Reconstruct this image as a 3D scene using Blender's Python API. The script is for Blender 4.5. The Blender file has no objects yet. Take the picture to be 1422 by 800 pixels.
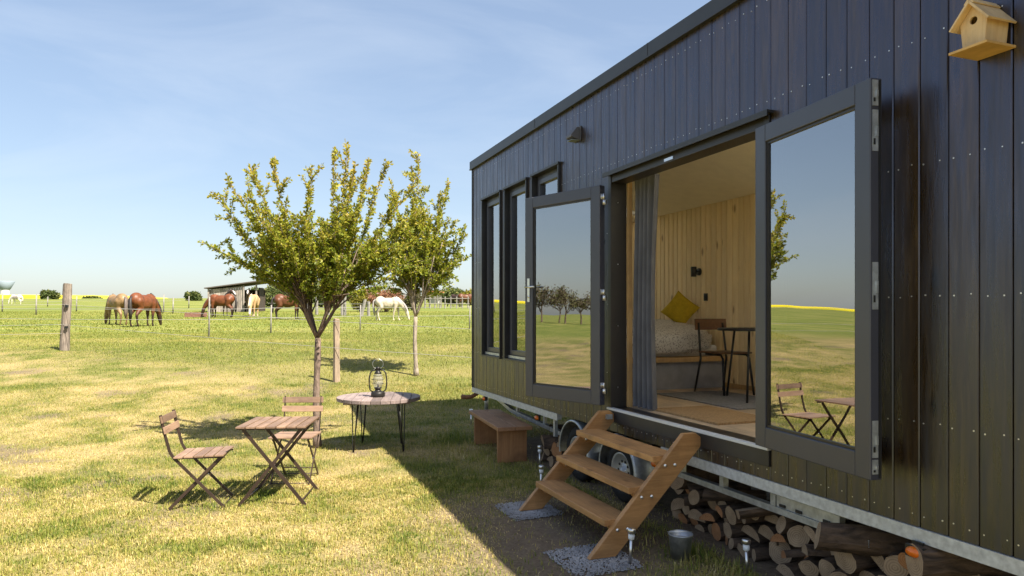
import bpy, bmesh, math, random
import numpy as np
from mathutils import Vector, Matrix, Euler

R = math.radians
SC = bpy.context.scene
COL = SC.collection
rng = random.Random(11)
nr = np.random.default_rng(5)

# ------------------------------------------------------------------ camera
EYE = 1.65
cam_d = bpy.data.cameras.new('camera')
cam_d.sensor_width = 36.0
cam_d.lens = 36.0 * 980 / 1422
cam_d.shift_y = 37 / 1422
cam_d.clip_start = 0.05
cam_d.clip_end = 6000
cam = bpy.data.objects.new('camera', cam_d)
COL.objects.link(cam)
cam.location = (0, 0, EYE)
cam.rotation_euler = (R(90), 0, 0)
SC.camera = cam

# ------------------------------------------------------------------ sky and sun
SUN = Vector((0.592, -0.512, 1.0)).normalized()
elev = math.asin(SUN.z)
azim = math.atan2(SUN.x, SUN.y)
world = bpy.data.worlds.new('World')
SC.world = world
world.use_nodes = True
wn = world.node_tree
wn.nodes.clear()
w_out = wn.nodes.new('ShaderNodeOutputWorld')
w_bg = wn.nodes.new('ShaderNodeBackground')
w_sky = wn.nodes.new('ShaderNodeTexSky')
w_sky.sky_type = 'NISHITA'
w_sky.sun_disc = False
w_sky.sun_elevation = elev
w_sky.sun_rotation = azim
w_sky.altitude = 0
w_sky.air_density = 1.0
w_sky.dust_density = 1.3
w_sky.ozone_density = 2.0
w_bg.inputs['Strength'].default_value = 0.098
# thin cirrus spread over the whole sky
w_tc = wn.nodes.new('ShaderNodeTexCoord')
w_map = wn.nodes.new('ShaderNodeMapping')
w_map.inputs['Scale'].default_value = (1.0, 1.6, 4.5)
w_map.inputs['Rotation'].default_value = (0.0, 0.25, 0.5)
w_noise = wn.nodes.new('ShaderNodeTexNoise')
w_noise.inputs['Scale'].default_value = 1.7
w_noise.inputs['Detail'].default_value = 7
w_noise.inputs['Roughness'].default_value = 0.55
w_noise.inputs['Distortion'].default_value = 0.6
w_ramp = wn.nodes.new('ShaderNodeValToRGB')
w_ramp.color_ramp.elements[0].position = 0.46
w_ramp.color_ramp.elements[0].color = (0.10, 0.10, 0.10, 1)
w_ramp.color_ramp.elements[1].position = 0.80
w_ramp.color_ramp.elements[1].color = (0.42, 0.42, 0.42, 1)
w_mix = wn.nodes.new('ShaderNodeMix')
w_mix.data_type = 'RGBA'
w_mix.inputs['B'].default_value = (3.2, 3.5, 3.9, 1)
wn.links.new(w_tc.outputs['Generated'], w_map.inputs['Vector'])
wn.links.new(w_map.outputs['Vector'], w_noise.inputs['Vector'])
wn.links.new(w_noise.outputs['Fac'], w_ramp.inputs['Fac'])
wn.links.new(w_ramp.outputs['Color'], w_mix.inputs['Factor'])
w_hs = wn.nodes.new('ShaderNodeHueSaturation')
w_hs.inputs['Saturation'].default_value = 1.12
w_hs.inputs['Hue'].default_value = 0.505
wn.links.new(w_sky.outputs['Color'], w_hs.inputs['Color'])
w_gm = wn.nodes.new('ShaderNodeGamma')      # hazy air: evens out zenith and horizon all round
w_gm.inputs['Gamma'].default_value = 0.70
wn.links.new(w_hs.outputs['Color'], w_gm.inputs['Color'])
wn.links.new(w_gm.outputs['Color'], w_mix.inputs['A'])
wn.links.new(w_mix.outputs['Result'], w_bg.inputs['Color'])
wn.links.new(w_bg.outputs['Background'], w_out.inputs['Surface'])

sun_d = bpy.data.lights.new('sun', 'SUN')
sun_d.energy = 4.5
sun_d.angle = R(0.53)
sun_d.color = (1.0, 0.92, 0.78)
sun = bpy.data.objects.new('sun', sun_d)
COL.objects.link(sun)
sun.rotation_euler = (-SUN).to_track_quat('-Z', 'Y').to_euler()
sun.location = (20, -18, 40)

SC.view_settings.view_transform = 'Standard'
SC.view_settings.look = 'None'
SC.view_settings.exposure = 1.58
SC.view_settings.gamma = 1.0
SC.view_settings.use_curve_mapping = False
SC.cycles.use_denoising = True
SC.cycles.max_bounces = 12
SC.cycles.diffuse_bounces = 6
SC.cycles.transparent_max_bounces = 16
SC.cycles.caustics_reflective = False
SC.cycles.caustics_refractive = False

# ------------------------------------------------------------------ terrain height
TY = np.array([-3000, -60, 8.6, 11.8, 13.7, 18, 33, 45, 64, 150, 300, 520, 1000, 3000], float)
TZ = np.array([0, 0, 0.0, 0.13, 0.36, 0.75, 1.15, 1.45, 2.0, 4.6, 8.4, 10.0, 13.0, 18.0], float)
_h = np.diff(TY); _s = np.diff(TZ) / _h
_m = np.zeros(len(TY))
for i in range(1, len(TY) - 1):
    if _s[i-1] * _s[i] > 0:
        w1 = 2*_h[i] + _h[i-1]; w2 = _h[i] + 2*_h[i-1]
        _m[i] = (w1 + w2) / (w1/_s[i-1] + w2/_s[i])
_m[-1] = _s[-1]

def terr(x, y):
    x = np.asarray(x, float); y = np.asarray(y, float)
    k = np.clip(np.searchsorted(TY, y) - 1, 0, len(TY) - 2)
    t = np.clip((y - TY[k]) / _h[k], 0, 1)
    z = (TZ[k]*(1+2*t)*(1-t)**2 + _m[k]*_h[k]*t*(1-t)**2 + TZ[k+1]*t*t*(3-2*t) + _m[k+1]*_h[k]*t*t*(t-1))
    az = np.abs(np.degrees(np.arctan2(x, np.maximum(y, 1e-6))))
    g = 1 - 0.72 * np.clip((az - 39) / 20, 0, 1)
    far = np.clip((np.hypot(x, y) - 25) / 25, 0, 1)
    return z * (1 - far + far * g)

def tz(x, y):
    return float(terr(x, y))

def vnoise(x, y, seed=0):
    xi = np.floor(x).astype(np.int64); yi = np.floor(y).astype(np.int64)
    fx = x - xi; fy = y - yi
    fx = fx*fx*(3-2*fx); fy = fy*fy*(3-2*fy)
    def h(a, b):
        n = (a * 374761393 + b * 668265263 + seed * 974634757) & 0xFFFFFFFF
        n = ((n ^ (n >> 13)) * 1274126177) & 0xFFFFFFFF
        n = n ^ (n >> 16)
        return (n & 0xFFFF) / 65535.0
    return (h(xi, yi)*(1-fx) + h(xi+1, yi)*fx)*(1-fy) + (h(xi, yi+1)*(1-fx) + h(xi+1, yi+1)*fx)*fy

def fbm(x, y, sc, seed=0, octv=4):
    x = np.asarray(x, float); y = np.asarray(y, float)
    v = np.zeros_like(x); a = 1.0; tot = 0
    for o in range(octv):
        v += a * vnoise(x*sc + 37.1*o, y*sc - 11.7*o, seed + o); tot += a
        a *= 0.55; sc *= 2.03
    return v / tot

# house frame: local x runs along the facade towards the camera, y into the house
HX, HY = -0.567, 10.1
HA = math.atan2(-0.934, 0.357)
_c, _sn = math.cos(HA), math.sin(HA)
def h2w(x, y, z=0.0):
    return (HX + _c*x - _sn*y, HY + _sn*x + _c*y, z)
def w2h(x, y):
    dx = np.asarray(x) - HX; dy = np.asarray(y) - HY
    return dx*_c + dy*_sn, -dx*_sn + dy*_c

def fields(x, y):
    """dry 0..1 (straw), bare 0..1 (soil), tall 0..1 (meadow beyond the wire)"""
    x = np.asarray(x, float); y = np.asarray(y, float)
    n1 = fbm(x, y*1.5, 0.55, 3); n2 = fbm(x, y, 2.6, 9, 3)
    fence = 18 - (x + 11.4) * 0.54            # y of the fence line
    beyond = np.clip((y - np.clip(fence, 11.5, 19.5) + 1.2 + 2.2*(n1-0.5)) / 1.6, 0, 1)
    n3 = fbm(x, y*1.7, 0.28, 51, 3)
    dry = np.clip(0.55 + (0.5*n1 + 0.5*n2 - 0.5) * 2.6, 0, 1) * (1 - 0.72*beyond)
    dry = np.maximum(dry, np.clip((n3 - 0.52)*3.0, 0, 0.45) * beyond)
    hx, hy = w2h(x, y)
    # trodden soil in front of the steps
    d = np.hypot((hx - 4.85)/1.15, (hy + 0.85)/0.75)
    bare = np.clip(1.65 - d + 0.9*(fbm(x, y, 1.9, 21) - 0.5), 0, 1)
    under = np.clip((hy + 0.12)/0.15, 0, 1) * np.clip((hx - 0.6)/0.5, 0, 1) * np.clip((2.6 - hy)/0.3, 0, 1)
    bare = np.maximum(bare, under)
    d2 = np.hypot((hx - 5.6)/1.6, (hy + 2.1)/1.0)
    bare = np.maximum(bare, np.clip(0.75 - d2 + 1.3*(n2 - 0.5), 0, 0.6))
    spots = np.clip((fbm(x, y, 1.1, 77) - 0.66) * 6, 0, 0.75) * (1 - beyond)
    bare = np.maximum(bare, spots)
    return dry, bare, beyond

# ------------------------------------------------------------------ node helpers
def mat(name):
    m = bpy.data.materials.new(name); m.use_nodes = True
    nt = m.node_tree
    b = nt.nodes['Principled BSDF']
    return m, nt, b
def N(nt, t, **kw):
    n = nt.nodes.new(t)
    for k, v in kw.items():
        if hasattr(n, k): setattr(n, k, v)
        else: n.inputs[k].default_value = v
    return n
def L(nt, a, b): nt.links.new(a, b)
def ramp(nt, src, stops):
    r = nt.nodes.new('ShaderNodeValToRGB')
    e = r.color_ramp.elements
    while len(e) < len(stops): e.new(0.5)
    for i, (p, c) in enumerate(stops):
        e[i].position = p; e[i].color = (c[0], c[1], c[2], 1)
    L(nt, src, r.inputs['Fac'])
    return r.outputs['Color']
def mixc(nt, fac, a, b, mode='MIX'):
    m = nt.nodes.new('ShaderNodeMix'); m.data_type = 'RGBA'; m.blend_type = mode
    for v, s in ((fac, 'Factor'), (a, 'A'), (b, 'B')):
        if isinstance(v, (int, float)): m.inputs[s].default_value = v
        elif isinstance(v, tuple): m.inputs[s].default_value = (v[0], v[1], v[2], 1)
        else: L(nt, v, m.inputs[s])
    return m.outputs['Result']
def bump(nt, b, h, strength=0.3, dist=0.01):
    n = N(nt, 'ShaderNodeBump'); n.inputs['Strength'].default_value = strength; n.inputs['Distance'].default_value = dist
    L(nt, h, n.inputs['Height']); L(nt, n.outputs['Normal'], b.inputs['Normal'])
def objcoord(nt, scale=(1,1,1), jitter=True):
    tc = N(nt, 'ShaderNodeTexCoord')
    mp = N(nt, 'ShaderNodeMapping'); mp.inputs['Scale'].default_value = scale
    src = tc.outputs['Object']
    if jitter:
        oi = N(nt, 'ShaderNodeObjectInfo')
        ml = N(nt, 'ShaderNodeMath', operation='MULTIPLY'); ml.inputs[1].default_value = 57.0
        L(nt, oi.outputs['Random'], ml.inputs[0])
        va = N(nt, 'ShaderNodeVectorMath', operation='ADD')
        L(nt, src, va.inputs[0]); L(nt, ml.outputs[0], va.inputs[1])
        src = va.outputs[0]
    L(nt, src, mp.inputs['Vector'])
    return mp.outputs['Vector']
def noise(nt, vec, scale, detail=4, rough=0.55, dist=0.0):
    n = N(nt, 'ShaderNodeTexNoise'); n.inputs['Scale'].default_value = scale
    n.inputs['Detail'].default_value = detail; n.inputs['Roughness'].default_value = rough; n.inputs['Distortion'].default_value = dist
    L(nt, vec, n.inputs['Vector'])
    return n.outputs['Fac']

MATS = {}
def simple(name, col, rough=0.5, metal=0.0, spec=0.5, var=0.12, scale=9.0, bmp=0.0, bscale=60.0):
    m, nt, b = mat(name)
    v = objcoord(nt)
    f = noise(nt, v, scale)
    c0 = tuple(max(0, c*(1-var*1.6)) for c in col); c1 = tuple(min(1, c*(1+var*1.6)) for c in col)
    L(nt, ramp(nt, f, [(0.25, c0), (0.75, c1)]), b.inputs['Base Color'])
    b.inputs['Roughness'].default_value = rough; b.inputs['Metallic'].default_value = metal
    b.inputs['Specular IOR Level'].default_value = spec
    if bmp: bump(nt, b, noise(nt, v, bscale), bmp, 0.004)
    MATS[name] = m
    return m
def wood(name, dark, light, grain=(3, 3, 30), axis='z', rough=0.55, knots=0.0, spec=0.4, tint=0.25, bmp=0.25, knotcol=(0.12,0.06,0.025), coat=0.0, stain=0.34):
    m, nt, b = mat(name)
    sc = {'z': (14, 14, 0.9), 'x': (0.9, 14, 14), 'y': (14, 0.9, 14)}[axis]
    v = objcoord(nt, sc)
    g = noise(nt, v, 2.2, 6, 0.6, 0.8)
    fine = noise(nt, v, 14, 3, 0.6)
    c = ramp(nt, g, [(0.28, dark), (0.55, tuple((a+b_)/2 for a, b_ in zip(dark, light))), (0.75, light)])
    c = mixc(nt, 0.25, c, ramp(nt, fine, [(0.3, dark), (0.7, light)]))
    oi = N(nt, 'ShaderNodeObjectInfo')
    t = ramp(nt, oi.outputs['Random'], [(0, (1-tint,)*3), (1, (1+tint*0.6,)*3)])
    c = mixc(nt, 1.0, c, t, 'MULTIPLY')
    stn = noise(nt, objcoord(nt, (2.2, 2.2, 2.2)), 1.6, 5, 0.6, 0.5)
    c = mixc(nt, 1.0, c, ramp(nt, stn, [(0.30, (1-stain, 1-stain, 1.02-stain)), (0.55, (1.0, 1.0, 1.0)), (0.8, (1.10, 1.08, 1.04))]), 'MULTIPLY')
    if knots:
        ks = {'z': (6.5, 6.5, 2.6), 'x': (2.6, 6.5, 6.5), 'y': (6.5, 2.6, 6.5)}[axis]
        kv = objcoord(nt, ks)
        vo = N(nt, 'ShaderNodeTexVoronoi'); vo.inputs['Scale'].default_value = 1.0; L(nt, kv, vo.inputs['Vector'])
        kf = ramp(nt, vo.outputs['Distance'], [(0.06, (knots,)*3), (0.17, (0, 0, 0))])
        c = mixc(nt, kf, c, knotcol)
    L(nt, c, b.inputs['Base Color'])
    b.inputs['Roughness'].default_value = rough; b.inputs['Specular IOR Level'].default_value = spec
    if coat:
        b.inputs['Coat Weight'].default_value = coat; b.inputs['Coat Roughness'].default_value = 0.25
    bump(nt, b, fine, bmp, 0.003)
    MATS[name] = m
    return m

def attr_mat(name, stops, rough=0.6, trans=0.0, spec=0.3, attr='tint'):
    m, nt, b = mat(name)
    a = N(nt, 'ShaderNodeAttribute'); a.attribute_name = attr
    c = ramp(nt, a.outputs['Fac'], stops)
    L(nt, c, b.inputs['Base Color'])
    b.inputs['Roughness'].default_value = rough; b.inputs['Specular IOR Level'].default_value = spec
    if trans:
        tr = N(nt, 'ShaderNodeBsdfTranslucent'); L(nt, c, tr.inputs['Color'])
        mx = N(nt, 'ShaderNodeMixShader'); mx.inputs[0].default_value = trans
        out = nt.nodes['Material Output']
        L(nt, b.outputs[0], mx.inputs[1]); L(nt, tr.outputs[0], mx.inputs[2]); L(nt, mx.outputs[0], out.inputs['Surface'])
    MATS[name] = m
    return m

def glass_mat(name, base=0.05, k=1.0, ior=1.55, tint=(1,1,1)):
    m = bpy.data.materials.new(name); m.use_nodes = True
    nt = m.node_tree; nt.nodes.clear()
    out = N(nt, 'ShaderNodeOutputMaterial')
    g = N(nt, 'ShaderNodeBsdfGlossy'); g.inputs['Roughness'].default_value = 0.0
    t = N(nt, 'ShaderNodeBsdfTransparent'); t.inputs['Color'].default_value = (tint[0], tint[1], tint[2], 1)
    fr = N(nt, 'ShaderNodeFresnel'); fr.inputs['IOR'].default_value = ior
    wv = noise(nt, objcoord(nt), 2.6, 1, 0.4)
    bp = N(nt, 'ShaderNodeBump'); bp.inputs['Strength'].default_value = 0.12; bp.inputs['Distance'].default_value = 0.004
    L(nt, wv, bp.inputs['Height']); L(nt, bp.outputs['Normal'], g.inputs['Normal'])
    ma = N(nt, 'ShaderNodeMath', operation='MULTIPLY_ADD'); ma.inputs[1].default_value = k; ma.inputs[2].default_value = base
    ma.use_clamp = True
    mx = N(nt, 'ShaderNodeMixShader')
    L(nt, fr.outputs[0], ma.inputs[0]); L(nt, ma.outputs[0], mx.inputs[0])
    L(nt, t.outputs[0], mx.inputs[1]); L(nt, g.outputs[0], mx.inputs[2]); L(nt, mx.outputs[0], out.inputs['Surface'])
    MATS[name] = m
    return m

# ------------------------------------------------------------------ mesh helpers
class MB:
    def __init__(s): s.v = []; s.f = []; s.mi = []; s.sm = []
    def add(s, vs, fs, mi=0, smooth=False):
        o = len(s.v); s.v += [tuple(p) for p in vs]
        for f in fs:
            s.f.append(tuple(i + o for i in f)); s.mi.append(mi); s.sm.append(smooth)
        return s
    def box(s, a, b, mi=0, M=None):
        x0, y0, z0 = a; x1, y1, z1 = b
        vs = [Vector(p) for p in ((x0,y0,z0),(x1,y0,z0),(x1,y1,z0),(x0,y1,z0),(x0,y0,z1),(x1,y0,z1),(x1,y1,z1),(x0,y1,z1))]
        if M is not None: vs = [M @ p for p in vs]
        return s.add(vs, [(0,3,2,1),(4,5,6,7),(0,1,5,4),(1,2,6,5),(2,3,7,6),(3,0,4,7)], mi)
    def beam(s, p, q, w, h, up=(0,0,1), mi=0):
        p = Vector(p); q = Vector(q); d = (q - p); ln = d.length; d.normalize()
        u = Vector(up); sd = d.cross(u)
        if sd.length < 1e-4: sd = d.cross(Vector((1,0,0)))
        sd.normalize(); u = sd.cross(d).normalized()
        vs = []
        for c in (p, q):
            for a, b in ((-1,-1),(1,-1),(1,1),(-1,1)):
                vs.append(c + sd*(a*w/2) + u*(b*h/2))
        return s.add(vs, [(0,1,2,3)[::-1],(4,5,6,7),(0,1,5,4),(1,2,6,5),(2,3,7,6),(3,0,4,7)], mi)
    def tube(s, pts, rad, n=8, cap=True, mi=0, smooth=True):
        pts = [Vector(p) for p in pts]
        if not hasattr(rad, '__len__'): rad = [rad]*len(pts)
        vs = []; fs = []
        prev = None
        for i, p in enumerate(pts):
            d = (pts[min(i+1, len(pts)-1)] - pts[max(i-1, 0)])
            if d.length < 1e-9: d = Vector((0,0,1))
            d.normalize()
            if prev is None:
                a = d.cross(Vector((0,0,1)))
                if a.length < 0.1: a = d.cross(Vector((0,1,0)))
            else:
                a = prev - d*prev.dot(d)
                if a.length < 1e-4: a = d.cross(Vector((0,1,0.3)))
            a.normalize(); prev = a; b = d.cross(a)
            for k in range(n):
                t = 2*math.pi*k/n
                vs.append(p + (a*math.cos(t) + b*math.sin(t))*rad[i])
        for i in range(len(pts)-1):
            for k in range(n):
                fs.append((i*n+k, i*n+(k+1)%n, (i+1)*n+(k+1)%n, (i+1)*n+k))
        s.add(vs, fs, mi, smooth)
        if cap:
            o = len(s.v) - len(vs)
            s.f.append(tuple(o+k for k in range(n))[::-1]); s.mi.append(mi); s.sm.append(False)
            s.f.append(tuple(o+(len(pts)-1)*n+k for k in range(n))); s.mi.append(mi); s.sm.append(False)
        return s
    def lathe(s, prof, c=(0,0,0), n=24, axis='z', mi=0, smooth=True, M=None):
        vs = []; fs = []
        for r, h in prof:
            for k in range(n):
                t = 2*math.pi*k/n
                p = {'z': (r*math.cos(t), r*math.sin(t), h), 'y': (r*math.cos(t), h, r*math.sin(t)), 'x': (h, r*math.cos(t), r*math.sin(t))}[axis]
                p = Vector(p) + Vector(c)
                vs.append(M @ p if M is not None else p)
        for i in range(len(prof)-1):
            for k in range(n):
                fs.append((i*n+k, i*n+(k+1)%n, (i+1)*n+(k+1)%n, (i+1)*n+k))
        return s.add(vs, fs, mi, smooth)
    def prism(s, poly, axis, a, b, mi=0, M=None):
        n = len(poly); vs = []
        for t in (a, b):
            for (p, q) in poly:
                v = {'x': (t, p, q), 'y': (p, t, q), 'z': (p, q, t)}[axis]
                vs.append(M @ Vector(v) if M is not None else Vector(v))
        fs = [tuple(range(n))[::-1], tuple(range(n, 2*n))] + [(i, (i+1)%n, n+(i+1)%n, n+i) for i in range(n)]
        return s.add(vs, fs, mi)
    def ball(s, c, r, n=10, m=7, mi=0):
        if not hasattr(r, '__len__'): r = (r, r, r)
        vs = [(c[0], c[1], c[2]-r[2])]
        for i in range(1, m):
            t = -math.pi/2 + math.pi*i/m
            for k in range(n):
                a = 2*math.pi*k/n
                vs.append((c[0]+r[0]*math.cos(t)*math.cos(a), c[1]+r[1]*math.cos(t)*math.sin(a), c[2]+r[2]*math.sin(t)))
        vs.append((c[0], c[1], c[2]+r[2]))
        fs = [(0, 1+(k+1)%n, 1+k) for k in range(n)]
        for i in range(m-2):
            for k in range(n):
                fs.append((1+i*n+k, 1+i*n+(k+1)%n, 1+(i+1)*n+(k+1)%n, 1+(i+1)*n+k))
        last = len(vs)-1
        fs += [(last, 1+(m-2)*n+k, 1+(m-2)*n+(k+1)%n) for k in range(n)]
        return s.add(vs, fs, mi, True)
    def mesh(s, name, mats):
        me = bpy.data.meshes.new(name)
        me.from_pydata(s.v, [], s.f)
        if not isinstance(mats, (list, tuple)): mats = [mats]
        for m in mats: me.materials.append(MATS[m] if isinstance(m, str) else m)
        me.polygons.foreach_set('material_index', s.mi)
        me.polygons.foreach_set('use_smooth', s.sm)
        bm = bmesh.new(); bm.from_mesh(me)
        bmesh.ops.recalc_face_normals(bm, faces=bm.faces)
        bm.to_mesh(me); bm.free()
        me.update()
        return me
    def build(s, name, mats, parent=None, loc=None, rot=None, bevel=0.0):
        return put(name, s.mesh(name, mats), parent, loc, rot, bevel)

def put(name, me, parent=None, loc=None, rot=None, bevel=0.0):
    o = bpy.data.objects.new(name, me); COL.objects.link(o)
    if parent is not None: o.parent = parent
    if loc is not None: o.location = loc
    if rot is not None: o.rotation_euler = rot
    if bevel:
        md = o.modifiers.new('bevel', 'BEVEL'); md.width = bevel; md.segments = 2; md.limit_method = 'ANGLE'; md.angle_limit = R(40)
    return o
def tag(o, label=None, cat=None, group=None, kind=None):
    if label: o['label'] = label
    if cat: o['category'] = cat
    if group: o['group'] = group
    if kind: o['kind'] = kind
    return o
def thing(name, label, cat, loc=(0,0,0), rz=0.0, group=None):
    o = bpy.data.objects.new(name, None); COL.objects.link(o)
    o.empty_display_size = 0.2
    o.location = loc; o.rotation_euler = (0, 0, rz)
    return tag(o, label, cat, group)
def copy_tree(o, parent=None):
    c = o.copy(); COL.objects.link(c); c.parent = parent
    for ch in list(o.children): copy_tree(ch, c)
    return c
def fast_mesh(name, verts, tris, mats, attrs=None, smooth=False):
    """verts (n,3), tris (m,3) numpy; attrs name -> per-vertex float"""
    me = bpy.data.meshes.new(name)
    nv, nt_ = len(verts), len(tris); k = tris.shape[1]
    me.vertices.add(nv); me.vertices.foreach_set('co', np.ascontiguousarray(verts, np.float32).ravel())
    me.loops.add(nt_*k); me.loops.foreach_set('vertex_index', np.ascontiguousarray(tris, np.int32).ravel())
    me.polygons.add(nt_)
    me.polygons.foreach_set('loop_start', np.arange(0, nt_*k, k, dtype=np.int32))
    me.polygons.foreach_set('loop_total', np.full(nt_, k, np.int32))
    if smooth: me.polygons.foreach_set('use_smooth', np.ones(nt_, bool))
    for a, vals in (attrs or {}).items():
        at = me.attributes.new(a, 'FLOAT', 'POINT'); at.data.foreach_set('value', np.ascontiguousarray(vals, np.float32))
    for m in (mats if isinstance(mats, (list, tuple)) else [mats]): me.materials.append(MATS[m])
    me.update(calc_edges=True)
    return me

def at(px, Y):
    """world x of a column of the photograph at depth Y"""
    return (px - 711) / 980 * Y

# ================================================================== materials
def make_cladding():
    m, nt, b = mat('black_stained_board')
    v = objcoord(nt, (10, 10, 0.8))
    g = noise(nt, v, 2.0, 6, 0.65, 1.2)
    c = ramp(nt, g, [(0.30, (0.018, 0.0105, 0.0045)), (0.55, (0.042, 0.0255, 0.0098)), (0.75, (0.078, 0.049, 0.018))])
    oi = N(nt, 'ShaderNodeObjectInfo')
    c = mixc(nt, 1.0, c, ramp(nt, oi.outputs['Random'], [(0, (0.72,)*3), (1, (1.28,)*3)]), 'MULTIPLY')
    kv = objcoord(nt, (5.5, 5.5, 2.0))
    vo = N(nt, 'ShaderNodeTexVoronoi'); vo.inputs['Scale'].default_value = 1.0; L(nt, kv, vo.inputs['Vector'])
    kf = ramp(nt, vo.outputs['Distance'], [(0.05, (0.8,)*3), (0.16, (0, 0, 0))])
    c = mixc(nt, kf, c, (0.006, 0.005, 0.005))
    L(nt, c, b.inputs['Base Color'])
    rr = ramp(nt, noise(nt, v, 3.0, 4, 0.6), [(0.3, (0.20,)*3), (0.7, (0.46,)*3)])
    L(nt, rr, b.inputs['Roughness'])
    b.inputs['Specular IOR Level'].default_value = 0.72
    b.inputs['IOR'].default_value = 1.7
    b.inputs['Specular Tint'].default_value = (0.62, 0.72, 1.0, 1)
    bump(nt, b, mixc(nt, 0.4, noise(nt, v, 6, 5, 0.65, 0.8), kf), 0.5, 0.003)
    MATS['cladding'] = m
make_cladding()
simple('black_trim', (0.022, 0.021, 0.022), 0.45, 0, 0.6, 0.2, 5)
simple('vent_grey', (0.10, 0.10, 0.115), 0.5)
simple('grey_frame', (0.043, 0.045, 0.064), 0.38, 0, 0.7, 0.06, 4)
simple('dark_frame', (0.020, 0.016, 0.014), 0.4, 0, 0.6, 0.1, 4)
simple('sheathing', (0.03, 0.026, 0.022), 0.8, 0, 0.3)
simple('roof_metal', (0.03, 0.03, 0.033), 0.45, 0.2, 0.5)
simple('galvanised', (0.50, 0.53, 0.56), 0.42, 0.75, 0.5, 0.18, 22)
simple('galvanised_rail', (0.52, 0.54, 0.56), 0.5, 0.35, 0.5, 0.16, 30, 0.1, 80)
simple('aluminium', (0.62, 0.64, 0.68), 0.45, 0.25, 0.5, 0.05)
simple('steel', (0.72, 0.72, 0.72), 0.30, 1.0, 0.5, 0.06)
simple('nail', (0.75, 0.74, 0.72), 0.35, 0.7, 0.5, 0.05)
simple('rubber', (0.018, 0.018, 0.019), 0.75, 0, 0.3, 0.2, 20)
simple('rim', (0.42, 0.43, 0.45), 0.42, 0.6, 0.5, 0.12)
simple('amber', (0.75, 0.16, 0.01), 0.25, 0, 0.6, 0.1, 40)
simple('rust', (0.20, 0.09, 0.045), 0.75, 0, 0.3, 0.3, 30)
simple('black_metal', (0.020, 0.018, 0.017), 0.42, 0.3, 0.5, 0.2)
simple('brown_metal', (0.050, 0.032, 0.024), 0.45, 0.3, 0.5, 0.2)
simple('white_paint', (0.85, 0.83, 0.78), 0.7, 0, 0.3, 0.03)
simple('cream_ceiling', (0.82, 0.74, 0.57), 0.85, 0, 0.2, 0.03)
simple('curtain', (0.13, 0.13, 0.145), 0.9, 0, 0.2, 0.12, 6, 0.3, 220)
simple('bed_skirt', (0.26, 0.25, 0.255), 0.95, 0, 0.2, 0.08)
simple('mattress', (0.55, 0.53, 0.50), 0.9, 0, 0.2, 0.05)
simple('mustard', (0.48, 0.33, 0.022), 0.9, 0, 0.2, 0.1, 20, 0.3, 250)
simple('rug', (0.20, 0.19, 0.19), 0.95, 0, 0.1, 0.2, 40, 0.4, 200)
simple('coir', (0.34, 0.21, 0.10), 0.95, 0, 0.1, 0.25, 60, 0.5, 240)
simple('black_plastic', (0.014, 0.014, 0.015), 0.4, 0, 0.5, 0.1)
simple('lamp_clear', (0.75, 0.77, 0.78), 0.2, 0, 0.6, 0.05)
simple('gravel', (0.33, 0.325, 0.33), 0.9, 0, 0.3, 0.25, 3)
glass_mat('pane', 0.38, 1.4, 1.52)
glass_mat('window_pane', 0.30, 1.4, 1.52)
glass_mat('lantern_glass', 0.06, 1.0, 1.45, (0.93, 0.95, 0.95))
wood('step_wood', (0.32, 0.155, 0.056), (0.60, 0.33, 0.135), axis='x', rough=0.5, knots=0.6, tint=0.1, spec=0.45, knotcol=(0.10, 0.04, 0.014))
wood('stringer_wood', (0.32, 0.155, 0.056), (0.60, 0.33, 0.135), axis='y', rough=0.5, knots=0.6, tint=0.1, knotcol=(0.10, 0.04, 0.014))
wood('bench_wood', (0.24, 0.115, 0.055), (0.46, 0.25, 0.13), axis='x', rough=0.5, tint=0.1, knots=0.3)
wood('bench_leg_wood', (0.26, 0.12, 0.05), (0.45, 0.23, 0.10), axis='z', rough=0.5, tint=0.1)
wood('acacia', (0.19, 0.112, 0.070), (0.40, 0.265, 0.180), axis='y', rough=0.5, tint=0.35)
wood('acacia_x', (0.30, 0.15, 0.075), (0.55, 0.32, 0.18), axis='x', rough=0.5, tint=0.3)
wood('reel_plank', (0.17, 0.13, 0.125), (0.40, 0.31, 0.28), axis='y', rough=0.62, tint=0.4, bmp=0.4)
wood('pine_wall', (0.70, 0.51, 0.26), (0.88, 0.71, 0.43), axis='z', rough=0.55, knots=0.75, tint=0.10, stain=0.0, knotcol=(0.20, 0.09, 0.03))
wood('pine_trim', (0.42, 0.24, 0.09), (0.62, 0.40, 0.18), axis='z', rough=0.5, tint=0.1)
wood('floor_wood', (0.42, 0.29, 0.18), (0.60, 0.46, 0.31), axis='x', rough=0.45, tint=0.2)
wood('chair_wood', (0.10, 0.042, 0.016), (0.20, 0.09, 0.036), axis='x', rough=0.4, tint=0.1)
wood('birdhouse_wood', (0.66, 0.44, 0.22), (0.84, 0.63, 0.36), axis='z', rough=0.6, tint=0.08, knots=0.3, knotcol=(0.4, 0.2, 0.07))
wood('birdhouse_floor', (0.66, 0.38, 0.12), (0.85, 0.54, 0.20), axis='x', rough=0.6, tint=0.08)
wood('post_wood', (0.085, 0.062, 0.048), (0.42, 0.35, 0.29), axis='z', rough=0.85, tint=0.25, bmp=0.7)
wood('post_bark', (0.17, 0.12, 0.08), (0.42, 0.33, 0.24), axis='z', rough=0.85, tint=0.2, bmp=0.7)
wood('shed_board', (0.26, 0.22, 0.19), (0.44, 0.39, 0.34), axis='z', rough=0.85, tint=0.3)
simple('shed_inside', (0.07, 0.055, 0.045), 0.9, 0, 0.2, 0.2)
simple('shed_roof', (0.10, 0.085, 0.075), 0.8, 0, 0.3, 0.2)
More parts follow.
